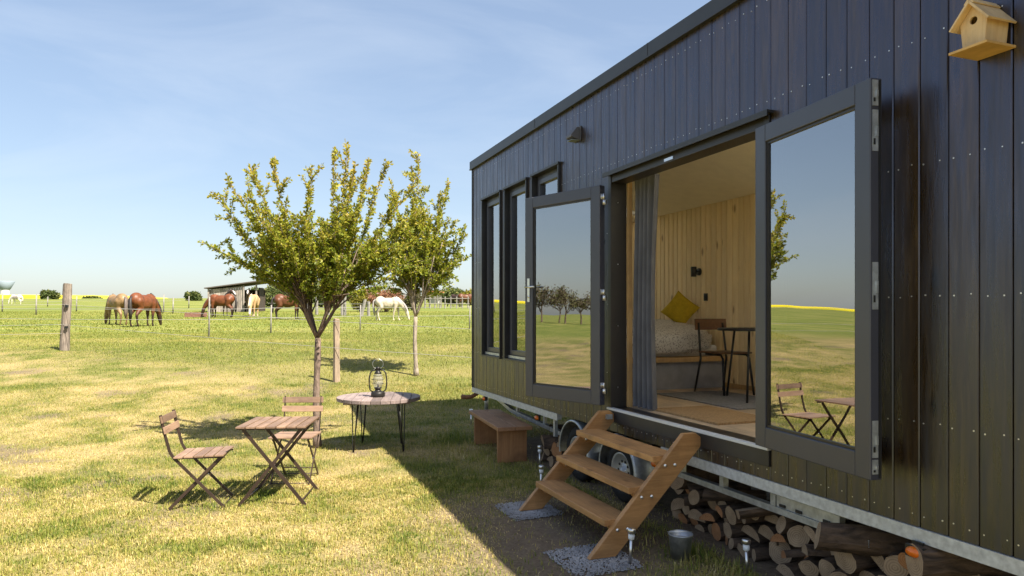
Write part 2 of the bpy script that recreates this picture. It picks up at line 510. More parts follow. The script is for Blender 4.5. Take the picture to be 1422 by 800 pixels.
simple('orange_roof', (0.55, 0.22, 0.10), 0.8, 0, 0.3, 0.15)
simple('stake', (0.22, 0.205, 0.185), 0.7, 0, 0.3, 0.2)
simple('wire', (0.32, 0.31, 0.29), 0.6, 0, 0.4, 0.1)
simple('trough', (0.22, 0.11, 0.08), 0.8, 0, 0.3, 0.2)
simple('concrete_white', (0.55, 0.55, 0.54), 0.8, 0, 0.2, 0.04, 2)
simple('concrete_grey', (0.24, 0.29, 0.34), 0.8, 0, 0.2, 0.08, 2)

def make_duvet():
    m, nt, b = mat('printed_duvet')
    v = objcoord(nt, (1, 1, 1), False)
    vo = N(nt, 'ShaderNodeTexVoronoi'); vo.inputs['Scale'].default_value = 55; L(nt, v, vo.inputs['Vector'])
    f = mixc(nt, 0.5, vo.outputs['Distance'], noise(nt, v, 60, 2))
    c = ramp(nt, f, [(0.36, (0.24, 0.215, 0.20)), (0.48, (0.60, 0.565, 0.53))])
    L(nt, c, b.inputs['Base Color']); b.inputs['Roughness'].default_value = 0.95
    MATS['duvet'] = m
make_duvet()
def make_hazy():
    m, nt, b = mat('sooty_glass')
    v = objcoord(nt); f = noise(nt, v, 30, 3)
    b.inputs['Base Color'].default_value = (0.42, 0.41, 0.38, 1); b.inputs['Roughness'].default_value = 0.2
    mx = N(nt, 'ShaderNodeMixShader'); tr = N(nt, 'ShaderNodeBsdfTransparent')
    L(nt, ramp(nt, f, [(0.3, (0.20,)*3), (0.7, (0.42,)*3)]), mx.inputs[0]); L(nt, tr.outputs[0], mx.inputs[1]); L(nt, b.outputs[0], mx.inputs[2])
    L(nt, mx.outputs[0], nt.nodes['Material Output'].inputs['Surface'])
    MATS['sooty_glass'] = m
make_hazy()
def make_added_blind():  # translucent sheet for the added blinds, spreads daylight through the room
    m, nt, b = mat('added_blind')
    v = objcoord(nt); f = noise(nt, v, 60, 2)
    c = ramp(nt, f, [(0.3, (0.90, 0.87, 0.80)), (0.7, (0.95, 0.92, 0.86))])
    d = N(nt, 'ShaderNodeBsdfDiffuse'); t = N(nt, 'ShaderNodeBsdfTranslucent'); mx = N(nt, 'ShaderNodeMixShader'); mx.inputs[0].default_value = 0.85
    L(nt, c, d.inputs['Color']); L(nt, c, t.inputs['Color']); L(nt, d.outputs[0], mx.inputs[1]); L(nt, t.outputs[0], mx.inputs[2])
    L(nt, mx.outputs[0], nt.nodes['Material Output'].inputs['Surface'])
    MATS['added_blind'] = m
make_added_blind()

def make_bark(name, dark, light, sc=(14, 14, 4)):
    m, nt, b = mat(name)
    v = objcoord(nt, sc)
    n1 = noise(nt, v, 2.0, 6, 0.65, 0.6)
    L(nt, ramp(nt, n1, [(0.32, dark), (0.68, light)]), b.inputs['Base Color'])
    b.inputs['Roughness'].default_value = 0.92; b.inputs['Specular IOR Level'].default_value = 0.2
    bump(nt, b, n1, 0.8, 0.02)
    MATS[name] = m
make_bark('tree_bark', (0.07, 0.050, 0.038), (0.27, 0.20, 0.16))
make_bark('young_bark', (0.16, 0.13, 0.10), (0.42, 0.35, 0.28))
make_bark('log_bark', (0.035, 0.026, 0.020), (0.17, 0.115, 0.08), (10, 3, 10))

def make_logend(name, a, b_, c_):
    m, nt, b = mat(name)
    tc = N(nt, 'ShaderNodeTexCoord')
    mp = N(nt, 'ShaderNodeMapping'); mp.inputs['Scale'].default_value = (1, 0.05, 1)
    L(nt, tc.outputs['Object'], mp.inputs['Vector'])
    ds = noise(nt, mp.outputs['Vector'], 14, 3)
    w = N(nt, 'ShaderNodeTexWave', wave_type='RINGS', rings_direction='Y'); w.inputs['Scale'].default_value = 26; w.inputs['Distortion'].default_value = 2.0
    L(nt, mp.outputs['Vector'], w.inputs['Vector'])
    c = mixc(nt, 0.30, ramp(nt, ds, [(0.3, a), (0.7, b_)]), ramp(nt, w.outputs['Fac'], [(0.2, c_), (0.8, b_)]))
    L(nt, c, b.inputs['Base Color']); b.inputs['Roughness'].default_value = 0.85
    bump(nt, b, w.outputs['Fac'], 0.2, 0.002)
    MATS[name] = m
make_logend('log_pale', (0.22, 0.15, 0.09), (0.42, 0.30, 0.19), (0.12, 0.075, 0.045))
make_logend('log_orange', (0.28, 0.12, 0.045), (0.45, 0.22, 0.095), (0.15, 0.06, 0.025))

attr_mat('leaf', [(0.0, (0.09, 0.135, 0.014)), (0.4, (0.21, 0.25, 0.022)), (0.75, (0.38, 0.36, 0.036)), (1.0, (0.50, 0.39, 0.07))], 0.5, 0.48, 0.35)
attr_mat('leaf_far', [(0.0, (0.05, 0.075, 0.02)), (0.5, (0.10, 0.13, 0.035)), (1.0, (0.20, 0.19, 0.06))], 0.7, 0.25)
attr_mat('leaf_red', [(0.0, (0.16, 0.075, 0.045)), (0.5, (0.29, 0.13, 0.075)), (1.0, (0.36, 0.24, 0.13))], 0.7, 0.25)
attr_mat('leaf_gold', [(0.0, (0.13, 0.13, 0.02)), (0.5, (0.26, 0.23, 0.03)), (1.0, (0.42, 0.34, 0.06))], 0.7, 0.3)
attr_mat('leaf_bare', [(0.0, (0.09, 0.07, 0.05)), (0.5, (0.15, 0.12, 0.08)), (1.0, (0.17, 0.18, 0.06))], 0.8, 0.1)
attr_mat('blade', [(0.0, (0.085, 0.135, 0.018)), (0.30, (0.20, 0.225, 0.034)), (0.55, (0.33, 0.30, 0.070)), (0.8, (0.46, 0.365, 0.125)), (1.0, (0.60, 0.475, 0.215))], 0.55, 0.25, 0.3)
attr_mat('rape', [(0.0, (0.20, 0.26, 0.03)), (0.45, (0.62, 0.52, 0.02)), (1.0, (0.80, 0.66, 0.03))], 0.8, 0.0)

def make_ground():
    m, nt, b = mat('lawn_ground')
    tc = N(nt, 'ShaderNodeTexCoord')
    v = tc.outputs['Object']
    def A(n):
        a = N(nt, 'ShaderNodeAttribute'); a.attribute_name = n; return a.outputs['Fac']
    fine = noise(nt, v, 42, 5, 0.7)
    mid = noise(nt, v, 5.0, 5, 0.65)
    mp = N(nt, 'ShaderNodeMapping'); mp.inputs['Scale'].default_value = (0.10, 0.28, 1); L(nt, v, mp.inputs['Vector'])
    big = noise(nt, mp.outputs['Vector'], 1.0, 6, 0.6)
    green = ramp(nt, fine, [(0.28, (0.045, 0.060, 0.014)), (0.5, (0.11, 0.125, 0.028)), (0.75, (0.24, 0.22, 0.065))])
    straw = ramp(nt, fine, [(0.28, (0.13, 0.092, 0.045)), (0.5, (0.32, 0.245, 0.11)), (0.75, (0.54, 0.44, 0.23))])
    soil = ramp(nt, mid, [(0.3, (0.105, 0.078, 0.055)), (0.7, (0.22, 0.165, 0.115))])
    soil = mixc(nt, 0.5, soil, ramp(nt, fine, [(0.35, (0.08, 0.06, 0.042)), (0.7, (0.28, 0.215, 0.15))]))
    c = mixc(nt, A('dry'), green, straw)
    # the far pasture: broad strokes of lush, grazed and yellowed turf
    past = ramp(nt, big, [(0.30, (0.080, 0.112, 0.022)), (0.47, (0.140, 0.168, 0.036)), (0.6, (0.225, 0.222, 0.064)), (0.75, (0.33, 0.285, 0.11))])
    past = mixc(nt, 0.35, past, ramp(nt, mid, [(0.3, (0.08, 0.12, 0.02)), (0.7, (0.27, 0.27, 0.075))]))
    c = mixc(nt, A('pasture'), c, past)
    c = mixc(nt, A('bare'), c, soil)
    L(nt, c, b.inputs['Base Color'])
    b.inputs['Roughness'].default_value = 0.95; b.inputs['Specular IOR Level'].default_value = 0.1
    bump(nt, b, fine, 0.7, 0.02)
    MATS['ground'] = m
make_ground()

# ================================================================== ground
def axis_samples(pts):
    out = [pts[0][0]]
    for (a, b, s0, s1) in pts:
        x = a
        while x < b - 1e-6:
            t = (x - a)/(b - a); x = min(b, x + s0 + (s1 - s0)*t); out.append(x)
    return np.array(out)
gx = axis_samples([(-2500, -600, 300, 90), (-600, -60, 60, 6), (-60, -14, 4, .4), (-14, 7, .12, .12), (7, 60, .4, 6), (60, 2500, 8, 400)])
gy = axis_samples([(-1500, -60, 250, 20), (-60, 0, 10, 1), (0, 3, 1, .2), (3, 18, .12, .12), (18, 60, .25, 1.6), (60, 320, 3, 8), (320, 3000, 12, 400)])
GX, GY = np.meshgrid(gx, gy)
GZ = terr(GX, GY)
near = np.clip(1 - (np.hypot(GX, GY - 8) - 20)/20, 0, 1)
GZ = GZ + near * 0.030 * (fbm(GX, GY, 1.3, 40) - 0.5) - 0.012
dry, bare, beyond = fields(GX, GY)
nx, ny = len(gx), len(gy)
idx = np.arange(nx*ny).reshape(ny, nx)
quads = np.stack([idx[:-1, :-1], idx[:-1, 1:], idx[1:, 1:], idx[1:, :-1]], -1).reshape(-1, 4)
gv = np.stack([GX, GY, GZ], -1).reshape(-1, 3)
past = np.clip((np.hypot(GX, GY) - 20)/14, 0, 1) * np.clip(beyond + np.clip((np.hypot(GX, GY)-30)/20, 0, 1), 0, 1)
g_me = fast_mesh('ground', gv, quads, 'ground', {'dry': dry.ravel(), 'bare': bare.ravel()*(np.hypot(GX, GY).ravel() < 40), 'pasture': past.ravel()}, True)
tag(put('ground', g_me), kind='structure')

def gz(x, y):
    x = np.asarray(x, float); y = np.asarray(y, float)
    nr_ = np.clip(1 - (np.hypot(x, y - 8) - 20)/20, 0, 1)
    return terr(x, y) + nr_*0.030*(fbm(x, y, 1.3, 40) - 0.5) - 0.012
def g0(x, y): return float(gz(x, y))

# ================================================================== grass (uncountable)
def blades(name, label, n_try, y0, y1, length, width, segs, seed, margin=1.6, lie=0.35, mask=None, tall=None, area=None, var=1.0):
    r = np.random.default_rng(seed)
    if area is None:
        y = np.sqrt(r.uniform(y0*y0, y1*y1, n_try)); x = r.uniform(-1, 1, n_try) * (0.76*y + margin)
    else:
        x = r.uniform(area[0], area[1], n_try); y = r.uniform(area[2], area[3], n_try)
    d, b, by = fields(x, y)
    hx, hy = w2h(x, y)
    nf = fbm(x, y, 7.0, 91, 3); nf2 = fbm(x, y, 19.0, 17, 2)
    keep = r.random(n_try) > np.maximum(b*0.93, np.clip((0.47 - nf2)*3.2, 0, 0.85)*(y < 14))
    keep &= ~((hy > 0.35) & (hx > 0.9) & (hy < 2.5)) & ~((hy > 0.1) & (hx > 5) & (hy < 2.5))
    for (a0, a1, b0, b1) in ((3.84, 4.36, -1.02, -0.62), (5.12, 5.62, -1.10, -0.62)):
        keep &= ~((hx > a0) & (hx < a1) & (hy > b0) & (hy < b1))
    if mask is not None: keep &= mask(x, y, r)
    x, y, d, by, hx, hy, nf, nf2 = x[keep], y[keep], d[keep], by[keep], hx[keep], hy[keep], nf[keep], nf2[keep]
    n = len(x)
    z = gz(x, y) - 0.004
    ln = length * r.uniform(0.5, 1.35, n) * (1 + 0.5*by) * (1 - 0.35*d) * (0.55 + 0.9*nf2)
    if tall is not None: ln *= tall(x, y)
    wd = width * r.uniform(0.7, 1.4, n)
    az = r.uniform(0, 2*np.pi, n)
    lay = r.random(n) < lie*(0.4 + 0.8*d)
    tilt = np.where(lay, r.uniform(1.15, 1.52, n), np.abs(r.normal(0.35, 0.35, n)))
    dirx, diry = np.cos(az), np.sin(az)
    sx, sy = -diry, dirx
    tx = x + dirx*np.sin(tilt)*ln; ty = y + diry*np.sin(tilt)*ln; tz_ = z + np.cos(tilt)*ln + 0.004
    tint = np.clip(0.13 + 0.06*by + 0.62*d + var*(0.75*(nf - 0.5) + 0.3*(nf2 - 0.5) + r.normal(0, 0.19, n)) + 0.22*lay, 0, 1)
    if segs == 1:
        v = np.empty((n, 3, 3))
        v[:, 0] = np.stack([x - sx*wd/2, y - sy*wd/2, z], -1)
        v[:, 1] = np.stack([x + sx*wd/2, y + sy*wd/2, z], -1)
        v[:, 2] = np.stack([tx, ty, tz_], -1)
        t = np.arange(n*3).reshape(n, 3); k = 3
    else:
        mx_, my_ = x + dirx*np.sin(tilt*0.6)*ln*0.55, y + diry*np.sin(tilt*0.6)*ln*0.55
        mz_ = z + np.cos(tilt*0.6)*ln*0.55 + 0.003
        v = np.empty((n, 5, 3))
        v[:, 0] = np.stack([x - sx*wd/2, y - sy*wd/2, z], -1)
        v[:, 1] = np.stack([x + sx*wd/2, y + sy*wd/2, z], -1)
        v[:, 2] = np.stack([mx_ + sx*wd*0.42, my_ + sy*wd*0.42, mz_], -1)
        v[:, 3] = np.stack([mx_ - sx*wd*0.42, my_ - sy*wd*0.42, mz_], -1)
        v[:, 4] = np.stack([tx, ty, tz_], -1)
        bi = (np.arange(n)*5)[:, None]
        t = np.concatenate([bi + [0, 1, 2], bi + [0, 2, 3], bi + [3, 2, 4]], 0); k = 5
    me = fast_mesh(name, v.reshape(-1, 3), t, 'blade', {'tint': np.repeat(tint, k)})
    return tag(put(name, me), label, 'grass', kind='stuff')
blades('lawn_grass', 'short mown lawn of green and straw coloured blades around the furniture', 330000, 3.5, 7.2, 0.036, 0.0050, 2, 1)
blades('lawn_grass', 'mown lawn with dry clippings reaching to the wire fence', 380000, 7.2, 13.5, 0.037, 0.0075, 1, 2)
blades('meadow_grass', 'longer green paddock grass beyond the wire fence', 230000, 13.5, 26, 0.030, 0.014, 1, 3, var=0.5)
blades('pasture_grass', 'distant grazed pasture turf around the horses', 130000, 26, 62, 0.040, 0.045, 1, 4, margin=3, var=0.35)
def tuft_mask(x, y, r):
    hx, hy = w2h(x, y)
    p = np.exp(-((hx-5.55)/0.75)**2 - ((hy+0.28)/0.30)**2)
    p = np.maximum(p, np.exp(-((hx-6.6)/0.8)**2 - ((hy+0.35)/0.35)**2))
    p = np.maximum(p, 0.7*np.exp(-((x+2.42)/0.20)**2 - ((y-8.75)/0.20)**2))
    p = np.maximum(p, 0.5*np.exp(-((hx-1.4)/1.2)**2 - ((hy+0.55)/0.35)**2))
    return r.random(len(x)) < p * np.clip((fbm(x, y, 3.0, 5) - 0.3)*3, 0, 1)
blades('rough_grass', 'taller unmown grass tufts beside the log pile and bucket', 130000, 4, 9, 0.085, 0.006, 2, 8, lie=0.05, mask=tuft_mask, area=(-2.8, 3.2, 3.2, 10))

# ================================================================== tiny house on a trailer
house = thing('tiny_house', 'black timber clad tiny house on wheels with open glazed double door', 'tiny house', (HX, HY, 0), HA)
HL, HD = 9.2, 2.30                 # length, depth
ZB, ZT_, ZTOP = 0.615, 3.73, 3.835
BW, BX0 = 0.148, 0.035
def bxx(i): return BX0 + i*BW
WIN = [(bxx(3), bxx(8)), (bxx(9), bxx(14)), (bxx(15), bxx(20))]
WZ0, WZ1 = 1.11, 3.21
DX0, DX1, DZ0, DZ1 = bxx(27), bxx(41), 0.70, 2.90

# sheathing of the facade, openings left free
w = MB()
def wallbox(x0, x1, z0, z1): w.box((x0, 0.024, z0), (x1, 0.115, z1))
wallbox(0, WIN[0][0], ZB, 3.7)
for i, (a, b) in enumerate(WIN):
    wallbox(a, b, ZB, WZ0); wallbox(a, b, WZ1, 3.7)
    nx0 = WIN[i+1][0] if i < 2 else DX0
    wallbox(b, nx0, ZB, 3.7)
wallbox(DX0, DX1, ZB, DZ0); wallbox(DX0, DX1, DZ1, 3.7); wallbox(DX1, HL, ZB, 3.7)
facade = w.build('facade_wall', 'sheathing', house)

# cladding boards, one object each, meshes shared by height
_board_cache = {}
def board_mesh(h):
    k = round(h, 4)
    if k not in _board_cache:
        hw = BW/2 - 0.0022; c = 0.006
        poly = [(-hw, 0.022), (-hw, c), (-hw + c*0.8, 0.0), (hw - c*0.8, 0.0), (hw, c), (hw, 0.022)]
        _board_cache[k] = MB().prism(poly, 'z', 0, h).mesh('board', 'cladding')
    return _board_cache[k]
nails = MB()
NROWS = (0.675, 1.125, 1.74, 2.38, 2.99, 3.62)
i = 0
while bxx(i+1) <= HL + 1e-6:
    xc = bxx(i) + BW/2
    spans = [(ZB, ZT_)]
    for (a, b) in WIN:
        if a < xc < b: spans = [(ZB, WZ0), (WZ1, ZT_)]
    if DX0 < xc < DX1: spans = [(ZB, DZ0), (DZ1, ZT_)]
    for (z0, z1) in spans:
        o = put('board', board_mesh(z1 - z0), facade, (xc, rng.uniform(-0.0012, 0.0012), z0))
        for zr in list(NROWS) + ([2.975] if False else []):
            if z0 + 0.01 < zr < z1 - 0.01:
                for s in (-1, 1):
                    cx = xc + s*0.042 + rng.uniform(-0.012, 0.012); cz = zr + rng.uniform(-0.008, 0.008)
                    r = rng.uniform(0.0030, 0.0044)
                    vs = [(cx + r*math.cos(t*math.pi/3), -0.0022, cz + r*math.sin(t*math.pi/3)) for t in range(6)]
                    vs += [(cx + r*1.2*math.cos(t*math.pi/3), 0.004, cz + r*1.2*math.sin(t*math.pi/3)) for t in range(6)]
                    nails.add(vs, [(0,1,2,3,4,5)] + [(t, (t+1) % 6, 6+(t+1) % 6, 6+t) for t in range(6)])
    i += 1
XEND = bxx(i)
tag(nails.build('nail', 'nail', facade), kind='stuff')
# corner trim and fascia
MB().box((-0.004, -0.012, ZB), (0.034, 0.026, ZT_)).build('corner_trim', 'black_trim', house, bevel=0.003)
f = MB().box((-0.03, -0.032, 3.728), (HL+0.03, -0.004, ZTOP)).box((-0.03, -0.040, 3.716), (HL+0.03, -0.002, 3.7275))
for xx in (2.37, 4.72, 7.07): f.box((xx-0.004, -0.0345, 3.729), (xx+0.004, -0.033, ZTOP+0.002))
f.build('fascia', 'black_trim', house)
# other walls, roof, floor, ceiling
def slab_yz(poly, x0, x1, m, name, parent=house): return MB().prism(poly, 'x', x0, x1).build(name, m, parent)
SKX0, SKX1, SKY0, SKY1 = 4.75, 8.9, 0.32, 1.98
SLX0, SLX1 = 0.30, 1.36
def sloped(name, m, x0, x1, zt, zb, y_lo, y_hi):
    mm = MB()
    for (a, b, c, d) in ((x0, SLX0, y_lo, y_hi), (SLX1, SKX0, y_lo, y_hi), (SKX1, x1, y_lo, y_hi), (SKX0, SKX1, y_lo, SKY0), (SKX0, SKX1, SKY1, y_hi), (SLX0, SLX1, y_lo, SKY0), (SLX0, SLX1, SKY1, y_hi)):
        mm.prism([(c, zb(c)), (c, zt(c)), (d, zt(d)), (d, zb(d))], 'x', a, b)
    return mm.build(name, m, house)
roof = sloped('roof', 'roof_metal', -0.02, HL+0.02, lambda y: 3.83 - 0.284*y, lambda y: 3.735 - 0.284*y, -0.004, HD+0.06)
ceil_ = sloped('ceiling', 'cream_ceiling', 0.1, HL-0.1, lambda y: 3.633 - 0.296*y, lambda y: 3.593 - 0.296*y, 0.116, 2.16)
# skylights with pulled blinds, added to the roof to brighten the room
def added_skylight(X0, X1):
    sk = MB()
    for (a, b, c, d) in ((X0, X0+0.05, SKY0, SKY1), (X1-0.05, X1, SKY0, SKY1), (X0+0.05, X1-0.05, SKY0, SKY0+0.05), (X0+0.05, X1-0.05, SKY1-0.05, SKY1)):
        sk.prism([(c+.001, 3.60 - 0.296*c), (c+.001, 3.86 - 0.284*c), (d-.001, 3.86 - 0.284*d), (d-.001, 3.60 - 0.296*d)], 'x', a+.001, b-.001)
    sk = sk.build('added_skylight', 'white_paint', house)
    for (name, m, z0, t) in (('pane', 'lantern_glass', 3.80, 0.012), ('added_blind', 'added_blind', 3.655, 0.002)):
        MB().prism([(SKY0+.05, z0 - 0.29*SKY0), (SKY0+.05, z0+t - 0.29*SKY0), (SKY1-.05, z0+t - 0.29*SKY1), (SKY1-.05, z0 - 0.29*SKY1)], 'x', X0+.05, X1-.05).build(name, m, sk)
added_skylight(SKX0, SKX1); added_skylight(SLX0, SLX1)
# end wall at x = 0 with a window
EY0, EY1, EZ0, EZ1 = 0.22, 1.55, 1.25, 3.0
e = MB()
def endpoly(y0, y1, z0, z1): return e.prism([(y0, z0), (y0, z1(y0)), (y1, z1(y1)), (y1, z0)], 'x', 0.002, 0.10)
topz = lambda y: 3.72 - 0.29*y
endpoly(0.026, EY0, ZB, topz); endpoly(EY1, HD, ZB, topz)
endpoly(EY0, EY1, ZB, lambda y: EZ0); endpoly(EY0, EY1, EZ1, topz)
e.build('end_wall', 'cladding', house)
e = MB()
def endpoly2(y0, y1, z0, z1): return e.prism([(y0, z0), (y0, z1(y0)), (y1, z1(y1)), (y1, z0)], 'x', HL-0.1, HL-0.002)
endpoly2(0.026, 0.35, ZB, topz); endpoly2(2.0, HD, ZB, topz); endpoly2(0.35, 2.0, ZB, lambda y: 0.95); endpoly2(0.35, 2.0, 2.85, topz)
nw = e.build('end_wall', 'cladding', house)
MB().box((HL-0.06, 0.35, 0.95), (HL-0.05, 2.0, 2.85)).build('pane', 'lantern_glass', nw)  # near-end window added out of view to let sun into the room
MB().box((HL-0.08, 0.352, 0.952), (HL-0.03, 0.41, 2.848)).box((HL-0.08, 1.94, 0.952), (HL-0.03, 1.998, 2.848)).box((HL-0.08, 0.41, 0.952), (HL-0.03, 1.94, 1.01)).box((HL-0.08, 0.41, 2.79), (HL-0.03, 1.94, 2.848)).build('added_window_frame', 'white_paint', nw)
# white lining seen through the windows
MB().box((0.101, 0.118, 0.82), (0.112, EY0-0.06, 3.5)).box((0.101, EY1+0.06, 0.82), (0.112, 2.1, 2.95)).box((0.101, EY0-0.06, 0.82), (0.112, EY1+0.06, EZ0-0.04)).build('end_lining', 'white_paint', house)
BWX0, BWX1, BWZ0, BWZ1 = 5.8, 8.8, 1.0, 2.85
bw = MB()
CWX0, CWX1, CWZ0, CWZ1 = 3.75, 5.6, 1.35, 2.85
for (x0, x1, z0, z1) in ((0.1, CWX0, ZB, 3.05), (CWX1, BWX0, ZB, 3.05), (CWX0, CWX1, ZB, CWZ0), (CWX0, CWX1, CWZ1, 3.05), (BWX1, HL-0.1, ZB, 3.05), (BWX0, BWX1, ZB, BWZ0), (BWX0, BWX1, BWZ1, 3.05)):
    bw.box((x0, 2.145, z0), (x1, HD, z1))
back = bw.build('back_wall', 'cladding', house)
# pine boards inside
pm = MB().prism([(-0.0440, 0.014), (-0.0440, 0.009), (-0.0385, 0), (0.0385, 0), (0.0440, 0.009), (0.0440, 0.014)], 'z', 0, 2.14).mesh('pine_board', 'pine_wall')
for k in range(36):
    x = 0.16 + 0.098*k
    put('pine_board', pm, back, (x, 2.115, 0.822))
# pale lining of the rooms out of sight: back wall round its added windows, facade wall, near end
lin = MB()
for (x0, x1, z0, z1) in ((3.65, CWX0, 0.822, 2.96), (CWX1, BWX0, 0.822, 2.96), (CWX0, CWX1, 0.822, CWZ0), (CWX0, CWX1, CWZ1, 2.96), (BWX0, BWX1, 0.822, BWZ0), (BWX0, BWX1, BWZ1, 2.96), (BWX1, HL-0.12, 0.822, 2.96)):
    lin.box((x0, 2.118, z0), (x1, 2.13, z1))
lin.build('wall_lining', 'white_paint', back)
lin = MB()
def linbox(x0, x1, z0, z1): lin.box((x0, 0.117, z0), (x1, 0.126, z1))
linbox(0.12, WIN[0][0], 0.822, 3.5)
for i, (a, b) in enumerate(WIN):
    linbox(a, b, 0.822, WZ0); linbox(a, b, WZ1, 3.5)
    linbox(b, WIN[i+1][0] if i < 2 else DX0, 0.822, 3.5)
linbox(DX0, DX1, DZ1+0.002, 3.5); linbox(DX1, HL-0.12, 0.822, 3.5)
lin.build('wall_lining', 'white_paint', facade)
MB().box((HL-0.115, 0.13, 0.822), (HL-0.104, 0.35, 3.4)).box((HL-0.115, 2.0, 0.822), (HL-0.104, 2.11, 2.9)).box((HL-0.115, 0.35, 0.822), (HL-0.104, 2.0, 0.95)).box((HL-0.115, 0.35, 2.85), (HL-0.104, 2.0, 2.95)).build('wall_lining', 'white_paint', nw)
MB().box((CWX0+0.01, 2.19, CWZ0+0.01), (CWX1-0.01, 2.20, CWZ1-0.01)).build('pane', 'lantern_glass', back)  # back window and blind added out of sight to brighten the room
MB().box((CWX0+0.005, 2.150, CWZ0+0.005), (CWX1-0.005, 2.1515, CWZ1-0.005)).build('added_blind', 'added_blind', back)
MB().box((CWX0+.002, 2.165, CWZ0+.002), (CWX0+.05, 2.215, CWZ1-.002)).box((CWX1-.05, 2.165, CWZ0+.002), (CWX1-.002, 2.215, CWZ1-.002)).box((CWX0+.05, 2.165, CWZ0+.002), (CWX1-.05, 2.215, CWZ0+.05)).box((CWX0+.05, 2.165, CWZ1-.05), (CWX1-.05, 2.215, CWZ1-.002)).build('added_window_frame', 'white_paint', back)
MB().box((0.12, 2.098, 0.822), (3.65, 2.113, 0.872)).build('skirting', 'pine_trim', back)
fl = MB().box((0.1, 0.116, 0.70), (HL-0.1, 2.145, 0.80)).build('floor', 'sheathing', house)
fm = MB().box((0, -0.084, 0), (HL-0.2, 0.084, 0.018)).mesh('floor_board', 'floor_wood')
for k in range(12):
    put('floor_board', fm, fl, (0.1, 0.20 + 0.17*k, 0.802))
# windows
def window(x0, x1, z0, z1, yf):
    """built in house coordinates; the frame is the part, the rest its sub-parts"""
    c = MB()
    t = 0.024
    c.box((x0, -0.026, z0), (x0+t, 0.10, z1)).box((x1-t, -0.026, z0), (x1, 0.10, z1))
    c.box((x0-0.012, -0.036, z1-0.002), (x1+0.012, 0.10, z1+0.022)).box((x0-0.006, -0.034, z0-0.022), (x1+0.006, 0.10, z0-0.002))
    win = c.build('window', 'black_trim', house)
    x0 += t+.001; x1 -= t+.001; z0 += .002; z1 -= .004
    def ring(name, a, m, y0, y1, wd):
        X0, X1, Z0, Z1 = a
        r = MB().box((X0, y0, Z0), (X0+wd, y1, Z1)).box((X1-wd, y0, Z0), (X1, y1, Z1)).box((X0+wd, y0, Z0), (X1-wd, y1, Z0+wd)).box((X0+wd, y0, Z1-wd), (X1-wd, y1, Z1))
        return r.build(name, m, win, bevel=0.003)
    ring('frame', (x0, x1, z0, z1), 'grey_frame', 0.045, 0.115, 0.045)
    ring('sash', (x0+0.046, x1-0.046, z0+0.046, z1-0.046), 'grey_frame', 0.030, 0.10, 0.055)
    MB().box((x0+0.10, 0.060, z0+0.10), (x1-0.10, 0.072, z1-0.10)).build('pane', 'window_pane', win)
    MB().box((x0+0.01, 0.018, z0+0.003), (x1-0.01, 0.029, z0+0.035)).build('sill', 'galvanised', win)
    b = MB()
    b.box((x1-0.16, 0.101, 1.95), (x1-0.13, 0.125, 2.10)).box((x1-0.155, 0.125, 1.99), (x1-0.135, 0.14, 2.09))
    b.build('handle', 'white_paint', win)
for (a, b) in WIN: window(a, b, WZ0, WZ1, 0.05)
def end_and_added_window():
    r = MB()
    wd = 0.06
    r.box((0.02, EY0+.002, EZ0+.002), (0.09, EY0+wd, EZ1-.002)).box((0.02, EY1-wd, EZ0+.002), (0.09, EY1-.002, EZ1-.002))
    r.box((0.02, EY0+wd, EZ0+.002), (0.09, EY1-wd, EZ0+wd)).box((0.02, EY0+wd, EZ1-wd), (0.09, EY1-wd, EZ1-.002))
    o = r.build('window', 'white_paint', house)
    MB().box((0.05, EY0+wd, EZ0+wd), (0.06, EY1-wd, EZ1-wd)).build('pane', 'lantern_glass', o)
    r = MB()  # wide back window, unseen, added to let sunlight in
    r.box((BWX0+.002, 2.15, BWZ0+.002), (BWX0+wd, 2.22, BWZ1-.002)).box((BWX1-wd, 2.15, BWZ0+.002), (BWX1-.002, 2.22, BWZ1-.002))
    r.box((BWX0+wd, 2.15, BWZ0+.002), (BWX1-wd, 2.22, BWZ0+wd)).box((BWX0+wd, 2.15, BWZ1-wd), (BWX1-wd, 2.22, BWZ1-.002))
    o = r.build('window', 'white_paint', house)
    MB().box((BWX0+wd, 2.18, BWZ0+wd), (BWX1-wd, 2.19, BWZ1-wd)).build('pane', 'lantern_glass', o)
end_and_added_window()
# door frame
d = MB()
d.box((DX0+.001, -0.012, 0.822), (DX0+0.05, 0.15, DZ1-.002)).box((DX1-0.05, -0.012, 0.822), (DX1-.001, 0.15, DZ1-.002))
d.box((DX0+0.05, -0.004, DZ1-0.075), (DX1-0.05, 0.15, DZ1-.002))
dfr = d.build('door_frame', 'dark_frame', house, bevel=0.003)
MB().box((DX0-0.03, -0.055, DZ1), (DX1+0.03, 0.0, DZ1+0.018)).box((DX0-0.03, -0.0555, DZ1-0.02), (DX1+0.03, -0.045, DZ1-0.0005)).build('drip_rail', 'black_trim', dfr)
MB().box((DX0+0.9, -0.012, DZ1-0.062), (DX0+1.02, -0.0045, DZ1-0.040)).build('strike_plate', 'steel', dfr)
MB().box((DX0+0.051, 0.151, 0.822), (DX0+0.075, 0.195, DZ1-0.02)).build('reveal', 'pine_trim', dfr, bevel=0.002)
MB().box((DX0+0.001, -0.016, 0.70), (DX1-0.001, 0.115, 0.802)).build('sill', 'black_trim', dfr, bevel=0.003)
MB().box((DX0-0.005, -0.024, 0.8025), (DX1-0.002, 0.022, 0.8215)).build('threshold', 'aluminium', dfr, bevel=0.002)
MB().box((DX0+0.001, 0.0225, 0.8025), (DX1-0.002, 0.16, 0.8205)).build('threshold', 'dark_frame', dfr)
